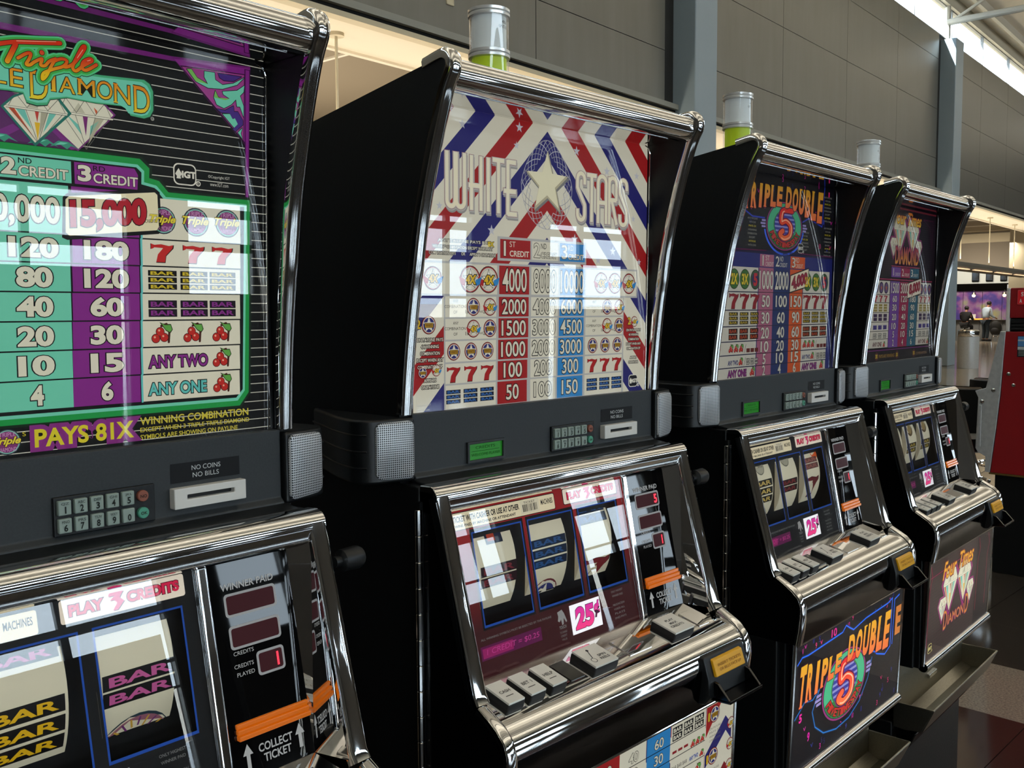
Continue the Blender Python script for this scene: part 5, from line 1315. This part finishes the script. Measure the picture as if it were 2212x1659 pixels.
def person(root, J, seated, mats):
    """J: joint positions; body one continuous skin, clothes over it"""
    sk, sh, tr_, hr, shoe = mats
    B = {'pelvis': (J['pelvis'], .12), 'waist': (J['waist'], .115), 'chest': (J['chest'], .10), 'neck': (J['neck'], .05), 'skull': (J['head'], .088), 'crown': (J['crown'], .075), 'nose': (J['nose'], .018)}
    E_ = [('pelvis', 'waist'), ('waist', 'chest'), ('chest', 'neck'), ('neck', 'skull'), ('skull', 'crown'), ('skull', 'nose')]
    for sd_ in 'lr':
        for a, b, r in (('hip', 'knee', .075), ('knee', 'ankle', .055), ('ankle', 'toe', .04)):
            pass
        for k, r in (('hip', .085), ('knee', .058), ('ankle', .04), ('toe', .035), ('shoulder', .06), ('elbow', .042), ('wrist', .03)):
            B[k+sd_] = (J[k+sd_], r)
        E_ += [('pelvis', 'hip'+sd_), ('hip'+sd_, 'knee'+sd_), ('knee'+sd_, 'ankle'+sd_), ('ankle'+sd_, 'toe'+sd_), ('chest', 'shoulder'+sd_), ('shoulder'+sd_, 'elbow'+sd_), ('elbow'+sd_, 'wrist'+sd_)]
        w_ = Vector(J['wrist'+sd_]); f = (w_-Vector(J['elbow'+sd_])).normalized(); up = Vector((0, 0, 1)); sdv = f.cross(up).normalized()
        B['palm'+sd_] = (tuple(w_+f*.07), (.034, .018)); E_.append(('wrist'+sd_, 'palm'+sd_))
        for i in range(4):
            p = w_+f*.10+sdv*(.027-.018*i); q = p+f*(.045+.006*(1 if i in (1, 2) else 0))-up*.018
            B['f%d%s' % (i, sd_)] = (tuple(p), .0095); B['g%d%s' % (i, sd_)] = (tuple(q), .008)
            E_ += [('palm'+sd_, 'f%d%s' % (i, sd_)), ('f%d%s' % (i, sd_), 'g%d%s' % (i, sd_))]
        B['t'+sd_] = (tuple(w_+f*.05+sdv*.045), .010); B['u'+sd_] = (tuple(w_+f*.085+sdv*.06-up*.01), .009); E_ += [('wrist'+sd_, 't'+sd_), ('t'+sd_, 'u'+sd_)]
    skin('body', B, E_, root, sk)
    S = {'waist': (tuple(Vector(J['pelvis'])+Vector((0, 0, .06))), .15), 'mid': (J['waist'], .15), 'chest': (J['chest'], .175), 'collar': (tuple((Vector(J['chest'])*.2+Vector(J['neck'])*.8)), .085)}
    SE = [('waist', 'mid'), ('mid', 'chest'), ('chest', 'collar')]
    for sd_ in 'lr':
        wr = tuple(Vector(J['elbow'+sd_])*.12+Vector(J['wrist'+sd_])*.88)
        S['sh'+sd_] = (J['shoulder'+sd_], .10); S['el'+sd_] = (J['elbow'+sd_], .062); S['wr'+sd_] = (wr, .045)
        SE += [('chest', 'sh'+sd_), ('sh'+sd_, 'el'+sd_), ('el'+sd_, 'wr'+sd_)]
    skin('shirt', S, SE, root, sh)
    T_ = {'p': (J['pelvis'], .155)}; TE = []
    for sd_ in 'lr':
        an = tuple(Vector(J['knee'+sd_])*.06+Vector(J['ankle'+sd_])*.94)
        T_['h'+sd_] = (J['hip'+sd_], .11); T_['k'+sd_] = (J['knee'+sd_], .08); T_['a'+sd_] = (an, .068)
        TE += [('p', 'h'+sd_), ('h'+sd_, 'k'+sd_), ('k'+sd_, 'a'+sd_)]
    skin('trousers', T_, TE, root, tr_)
    h = Vector(J['head']); c = Vector(J['crown']); nz = Vector(J['nose']); fw = (nz-h).normalized(); ax = (c-h).normalized(); sdv = fw.cross(ax).normalized()
    MB().ball(tuple(h+ax*.045-fw*.025), (.102, .102, .10), 8).build('hair', hr, root, dz=0)
    for q in (-1, 1):
        MB().ball(tuple(h+fw*.082+sdv*.032*q+ax*.02), .010, 5).build('eye', mat('eye', '1a1410', .3), root, dz=0)
        MB().ball(tuple(h+sdv*.088*q-fw*.005), (.02, .02, .03), 5).build('ear', sk, root, dz=0)
    MB().obox(tuple(h+fw*.078-ax*.045), sdv, fw, ax, (.022, .006, .005)).build('mouth', mat('lips', '8a4a42', .5), root, dz=0)
    for sd_ in 'lr':
        a_, t = Vector(J['ankle'+sd_]), Vector(J['toe'+sd_]); d = (t-a_); d.z = 0; d.normalize(); e = d.cross(Vector((0, 0, 1)))
        MB().obox(tuple(Vector((a_.x, a_.y, a_.z-.035))+d*.07), d, e, (0, 0, 1), (.135, .048, .045)).build('shoe', shoe, root, .02, dz=0)

def make_far():
    fwd = lambda u: radians(85.6-45.65)-math.atan((u-1106)/2057.5)          # bearing away from the wall direction
    D = lambda u, s_: s_*math.tan(fwd(u))
    # wall that closes the bar bay, with its bands
    wb = hall_obj('wall_bar', MB().box(49.0, 49.2, 8.6, 19.9, -.03, 5.06), 'shopwall')
    hall_obj('trim_6', MB().box(48.90, 49.0, 8.6, 19.9, 4.58, 5.0), 'cream')
    hall_obj('trim_7', MB().box(46.2, 47.0, 9.3, 10.25, -.03, 5.06), 'cream')
    d0, d1 = D(2196, 49)-.2, 15.5
    sb = hall_thing('light_band', 'pale grey sign band above the bar with dark framed pictures on it', 'sign', 48.93, (d0+d1)/2)
    hw = (d1-d0)/2
    MB().box(-.05, .05, -hw, hw, 2.66, 3.30).build('band', mat('pale_band', 'c5cbc8', .6, emit=.12, ecol='c5cbc8'), sb)
    pic = noise_mat('night_picture', '101820', '38506a', 2.2, .4, lo=.4, hi=.7)
    for k, (u0, u1) in enumerate(((2095, 2111), (2125, 2141), (2156, 2171))):
        c = (D(u0, 48.8)+D(u1, 48.8))/2; w2 = (D(u0, 48.8)-D(u1, 48.8))/2
        t = hall_thing('picture', ('first', 'middle', 'third')[k]+' small dark rounded picture on the pale band over the bar, counted from the column', 'picture', 48.83, c, 0, 0, 'dark pictures over the bar')
        MB().box(-.03, .04, -w2, w2, 2.74, 3.24).build('frame', 'gloss', t, .05, 3)
        MB().box(-.034, -.028, -w2*.82, w2*.82, 2.80, 3.18).build('image', pic, t, .002)
    sg = hall_thing('bar_sign', 'black fascia sign with white letters running above the purple bar', 'sign', 48.9, (d0+d1)/2)
    MB().box(-.08, .05, -hw, hw, 2.32, 2.65).build('fascia', 'gloss', sg)
    a = Art(lambda x, z, L: (-.083-.001*L, (d0+hw)*0-x/1000, z/1000)); c0 = (d0+d1)/2
    x0 = (c0-D(2172, 48.8))*1000; x1 = (c0-D(2196, 48.8))*1000
    a.text('B&C', x0, 2390, x1, 2590, (225, 225, 225), 1, bold=.04); a.build('lettering', 'print_lit', sg)
    mu = hall_thing('bar_mural', 'purple, pink and yellow blurred mural lit by two small spots', 'mural', 48.94, (d0+d1)/2)
    mm = bpy.data.materials.new('mural'); mm.use_nodes = True; nt = mm.node_tree; b = nt.nodes['Principled BSDF']
    tc = nt.nodes.new('ShaderNodeTexCoord'); nz = nt.nodes.new('ShaderNodeTexNoise'); nz.inputs['Scale'].default_value = 1.3; nz.inputs['Detail'].default_value = 3
    cr = nt.nodes.new('ShaderNodeValToRGB'); el = cr.color_ramp.elements
    el[0].position = .25; el[0].color = (*lin('2c2a78'), 1); el[1].position = .72; el[1].color = (*lin('a39a58'), 1)
    for p, c in ((.40, '4a3a86'), (.47, '7a4a86'), (.53, '8a6a90'), (.60, '8c8a7a')):
        e_ = el.new(p); e_.color = (*lin(c), 1)
    nt.links.new(tc.outputs['Object'], nz.inputs[0]); nt.links.new(nz.outputs[0], cr.inputs[0]); nt.links.new(cr.outputs[0], b.inputs['Base Color'])
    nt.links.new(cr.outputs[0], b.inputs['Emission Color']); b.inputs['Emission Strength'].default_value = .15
    k = 0; x = -hw
    while x < hw-.1:
        MB().box(-.02, .04, x+.012, min(x+.85, hw)-.012, .5, 2.30).build('panel', mm, mu); x += .85
    for k, u in enumerate((2101, 2167)):
        t = hall_thing('spot_lamp', ('small glowing spot on the mural over the seated person', 'small glowing spot on the mural right of the standing man')[k], 'lamp', 48.6, D(u, 48.6), 0, 0, 'glowing bar spots')
        MB().lathe([(.03, 0), (.07, .03), (.085, .12), (.05, .2)], (0, 0, 2.04), 14).build('shade', 'steel', t)
        MB().ball((-.03, 0, 2.09), .075, 8).build('bulb', mat('glow', 'ffe0a0', .5, emit=9, ecol='ffd890'), t)
        MB().tube([(0, 0, 2.24), (0, 0, 2.34)], .012, 8).build('stem', 'steel', t)
    ct = hall_thing('bar_counter', 'dark topped bar counter with grey front panels and amber edge light', 'counter', 48.5, 12.2)
    MB().box(-.32, .32, -2.4, 3.2, .90, .955).build('top', mat('dark_top', '2a2420', .3), ct, .01)
    x = -2.3
    while x < 3.1:
        MB().box(-.2, .2, x+.008, x+.99, -.03, .90).build('front_panel', mat('grey_front', '77797a', .5), ct); x += 1.0
    for y in (-.5, .95):
        MB().box(-.30, -.2, y, y+.5, .955, 1.02).build('edge_light', mat('amber_strip', 'd89030', .5, emit=1.6, ecol='e09a38'), ct, .01)
    lp = hall_thing('laptop', 'open white laptop on the bar counter beside the seated person', 'laptop', 48.42, D(2096, 48.42), .988)
    MB().box(-.14, .12, -.17, .17, 0, .02).build('base', 'white', lp, .004, dz=0); MB().obox((.14, 0, .13), (.25, 0, 1), (0, 1, 0), (1, 0, -.25), (.13, .17, .008)).build('screen', 'white', lp, .003, dz=0)
    # people
    skm = mat('skin_tone', 'a9775c', .6); dark = mat('dark_jacket', '0e0e12', .8); blue = mat('pale_shirt', 'b9cbdc', .8); jean = mat('dark_jeans', '24303a', .8); hair = mat('dark_hair', '14100e', .6); shoe = mat('dark_shoe', '121212', .5)
    p = hall_thing('person', 'person standing at the bar in a pale blue shirt and dark trousers, head bowed', 'person', 47.25, D(2128, 47.25), 0, radians(-35))
    man = dict(pelvis=(0, 0, .98), waist=(.0, 0, 1.16), chest=(.05, 0, 1.42), neck=(.11, 0, 1.58), head=(.19, 0, 1.70), crown=(.18, 0, 1.79), nose=(.30, 0, 1.66))
    for k, q in (('l', 1), ('r', -1)):
        man.update({'hip'+k: (0, .10*q, .90), 'knee'+k: (.03, .11*q, .50), 'ankle'+k: (-.01, .11*q, .10), 'toe'+k: (.15, .12*q, .045), 'shoulder'+k: (.05, .19*q, 1.47), 'elbow'+k: (.10, .24*q, 1.18), 'wrist'+k: (.36, .17*q, 1.09)})
    person(p, man, False, (skm, blue, jean, hair, shoe))
    p = hall_thing('person', 'person in black seated on a tall stool at the bar behind the grey bin', 'person', 47.35, D(2083, 47.35), 0, radians(-10))
    sit = dict(pelvis=(0, 0, .80), waist=(.02, 0, .98), chest=(.08, 0, 1.22), neck=(.13, 0, 1.38), head=(.19, 0, 1.49), crown=(.18, 0, 1.58), nose=(.30, 0, 1.46))
    for k, q in (('l', 1), ('r', -1)):
        sit.update({'hip'+k: (.02, .10*q, .77), 'knee'+k: (.42, .14*q, .70), 'ankle'+k: (.38, .13*q, .33), 'toe'+k: (.52, .14*q, .28), 'shoulder'+k: (.07, .20*q, 1.27), 'elbow'+k: (.20, .26*q, 1.02), 'wrist'+k: (.46, .18*q, 1.02)})
    person(p, sit, True, (skm, dark, dark, hair, shoe))
    for u, lab in ((2083, 'tall bar stool under the seated person in black'), (2150, 'tall bar stool with a black backpack hung on it')):
        t = hall_thing('bar_stool', lab, 'stool', 47.3, D(u, 47.3), 0, 0, 'tall stools at the bar')
        MB().lathe([(.17, .64), (.18, .655), (.17, .69), (.05, .70)], (0, 0, 0), 20).build('seat', 'plastic', t, dz=0)
        for k in range(4):
            c_, s__ = cos(pi/4+k*pi/2), sin(pi/4+k*pi/2)
            MB().tube([(.10*c_, .10*s__, .65), (.2*c_, .2*s__, 0)], .014, 8).build('leg', 'chrome', t, dz=0)
        MB().tube([(.165*cos(2*pi*k/16), .165*sin(2*pi*k/16), .24) for k in range(16)], .01, 6, closed=True).build('footrest', 'chrome', t, dz=0)
    bp = hall_thing('backpack', 'black backpack hanging off a bar stool beside the standing man', 'bag', 46.95, D(2150, 46.95))
    mb = MB().ball((0, 0, .62), (.17, .26, .36), 10); mb.v = [(q[0], q[1], max(q[2], .32)) for q in mb.v]
    mb.build('bag', mat('black_nylon', '0c0c0f', .7), bp, dz=0); MB().ball((-.13, 0, .50), (.09, .18, .16), 8).build('pocket', mat('black_nylon', '121216', .7), bp, dz=0)
    for y in (-.09, .09):
        MB().tube([(.10, y, .92), (.20, y, .80), (.21, y*1.3, .60), (.12, y*1.6, .42)], .018, 6).build('strap', 'rubber', bp, dz=0)
    # litter bin
    lb = thing('litter_bin', 'round grey litter bin with a bright steel collar standing by the column', 'bin', (23.92, 7.52, 0))
    MB().lathe([(.245, 0), (.25, .02), (.25, .78), (.235, .79)], n=32).build('body', 'brushed', lb, dz=0)
    MB().lathe([(.252, .79), (.256, .80), (.252, .925), (.225, .955), (.14, .965)], n=32).build('collar', 'chrome', lb, dz=0)
    MB().lathe([(.13, .93), (.135, .967)], n=24).build('opening', 'rubber', lb, dz=0)
    # canopies with rods, in front of each bay
    for k, (a0, a1, rods) in enumerate(((1.0, 12.3, (3.4, 6.7, 10.0)), (14.2, 25.6, (16.5, 19.8, 23.1)), (27.4, 39.2, (30.15, 33.4, 36.7)))):
        c = hall_thing('suspended_canopy', ('long grey canopy hung on thin rods in the bay behind the two nearest machines', 'long grey canopy hung in the middle bay behind the third machine', 'long grey canopy hung on thin rods in front of the bar')[k], 'canopy', (a0+a1)/2, 8.0, 0, 0, 'canopies hung in the shop bays')
        hl = (a1-a0)/2
        MB().prism([(-.36, 2.70), (-.30, 2.60), (.30, 2.60), (.36, 2.70), (.36, 2.78), (-.36, 2.78)], -hl, hl).build('canopy', mat('canopy_grey', '6e6a60', .6), c)
        x = -hl+.5
        while x < hl-2:
            MB().box(x, x+2.0, -.34, -.26, 2.585, 2.605).build('light_strip', mat('warm_strip', 'ffd9b0', .5, emit=1.1, ecol='ffcfa0'), c); x += 2.55
        for r in rods:
            x = r-(a0+a1)/2
            MB().tube([(x, 0, 2.77), (x, 0, 4.33)], .016, 8).build('rod', H['cream'], c)
            MB().lathe([(.085, 4.325), (.085, 4.36)], (x, 0, 0), 20).build('ceiling_rose', H['cream'], c)

def make_red():
    r = thing('slot_machine', 'red slot machine on a black pedestal at the right edge, seen from its side', 'slot machine', (4.5, .45, 0))
    red = mat('red_enamel', '8f1219', .45, 0, .4); redp = mat('red_sign', 'c01a22', .4, emit=.15, ecol='c01a22')
    Y = lambda y: y-.45
    P = lambda pts: [(Y(y), z) for y, z in pts]
    MB().prism(P([(.745, 1.30), (.12, 1.30), (.12, .525), (.795, .525), (.77, .77), (.755, .95), (.748, 1.09)]), 0, .56).build('cabinet', red, r, .004)
    sv = MB().prism(P([(.765, 1.302), (.83, .99), (.885, .972), (.868, .935), (.875, .655), (.862, .632), (.822, .612), (.822, .525), (.797, .525), (.772, .77), (.757, .95), (.749, 1.09), (.738, 1.302)]), -.004, .564).build('front_door', 'brushed', r, .003)
    MB().box(-.008, -.003, Y(.848), Y(.862), .665, .895).build('door_lip', 'brushed', sv, .002)
    for y, z in ((.845, .915), (.79, .98)):
        MB().lathe([(.011, -.003), (.011, -.008), (.005, -.011)], (0, Y(y), z), 12, 'x').build('screw', 'chrome', sv)
    for y, z in ((.716, 1.072), (.69, 1.012)):
        MB().lathe([(.010, .003), (.010, -.004), (.005, -.007)], (0, Y(y), z), 12, 'x').build('screw', 'chrome', r)
    MB().box(.01, .55, Y(.14), Y(.725), 1.30, 1.372).build('black_band', 'plastic', r, .01)
    for k in range(3):
        MB().box(.004, .01, Y(.16), Y(.715), 1.312+.018*k, 1.320+.018*k).build('vent_rib', 'rubber', r)
    MB().box(0, .56, Y(.12), Y(.722), 1.372, 1.535).build('top_box', red, r, .006)
    MB().box(-.003, .563, Y(.722), Y(.740), 1.300, 1.535).build('top_front', 'white', r, .004)
    sp = MB().box(-.004, .0, Y(.50), Y(.685), 1.445, 1.522).build('sign_plate', redp, r, .002)
    a = Art(lambda x, z, L: (-.0045-.0003*L, Y(.685)-x/1000, z/1000)); wh = (232, 220, 216)
    for q in ((2, 1447, 183, 1448), (2, 1519, 183, 1520), (2, 1447, 3, 1520)):
        a.rect(*q, (205, 120, 120), 1)
    a.text('S', 18, 1488, 30, 1512, wh, 1, bold=.03); a.text('A', 11, 1454, 23, 1476, wh, 1, bold=.03); a.build('sign_print', 'print_flat', sp)
    a = Art(lambda x, z, L: (-.0006-.0003*L, Y(.678)-x/1000, z/1000))
    a.rect(0, 1165, 90, 1277, (30, 40, 44), 1); a.rect(2, 1222, 88, 1275, (84, 140, 196), 2); a.rect(2, 1250, 88, 1258, (190, 206, 214), 3); a.rect(2, 1204, 88, 1220, (196, 204, 206), 2)
    for k in range(4):
        a.rect(6, 1172+8*k, 60-9*(k % 2), 1175+8*k, (150, 156, 150), 2)
    a.build('sticker', 'print_flat', r)
    MB().box(-.004, .564, Y(.12), Y(.80), .516, .525).build('sill', mat('brass_sill', '8c7440', .4, .7), r)
    MB().box(.015, .55, Y(.14), Y(.775), -.03, .516).build('pedestal', 'black', r, .004)
    # stools in front of it
    for k, (x, y, lab) in enumerate(((4.95, 1.10, 'black backed gaming stool with chrome post in front of the red machine, nearest to it'), (5.75, 1.12, 'brown backed gaming stool partly hidden behind the black one'))):
        t = thing('gaming_stool', lab, 'stool', (x, y, 0), pi/2, 'stools by the red machine')
        br = mat('brown_vinyl', '4a3a2c', .45); bm_ = 'plastic' if k == 0 else br
        MB().lathe([(.22, 0), (.22, .012), (.04, .03), (.03, .05)], n=28).build('base', 'chrome', t, dz=0)
        MB().lathe([(.028, .04), (.028, .60)], n=16).build('post', 'chrome', t, dz=0)
        MB().tube([(.15*cos(2*pi*k_/18), .15*sin(2*pi*k_/18), .42) for k_ in range(18)], .012, 8, closed=True).build('footrest', 'chrome', t, dz=0)
        MB().lathe([(.12, .60), (.175, .615), (.185, .645), (.175, .69), (.1, .705)], n=28).build('seat', bm_, t, dz=0)
        pts = arc(0, 0, .205, 40, 140, 12); q = [(p[0], p[1]) for p in pts]+[(p[0]*.82, p[1]*.82) for p in pts[::-1]]
        MB().prism(q, .74, 1.0, 'z').build('backrest', br if k == 0 else bm_, t, .03, 3, dz=0, ang=50)
        q = [(p[0]*1.10, p[1]*1.10) for p in pts]+[(p[0]*1.005, p[1]*1.005) for p in pts[::-1]]
        MB().prism(q, .73, .99, 'z').build('back_shell', 'plastic', t, .008, dz=0, ang=50)
        MB().tube([(0, .15, .64), (0, .235, .68), (0, .225, .80)], .016, 8).build('back_post', 'chrome', t, dz=0)

make_hall()
make_machines()
make_red()
make_far()
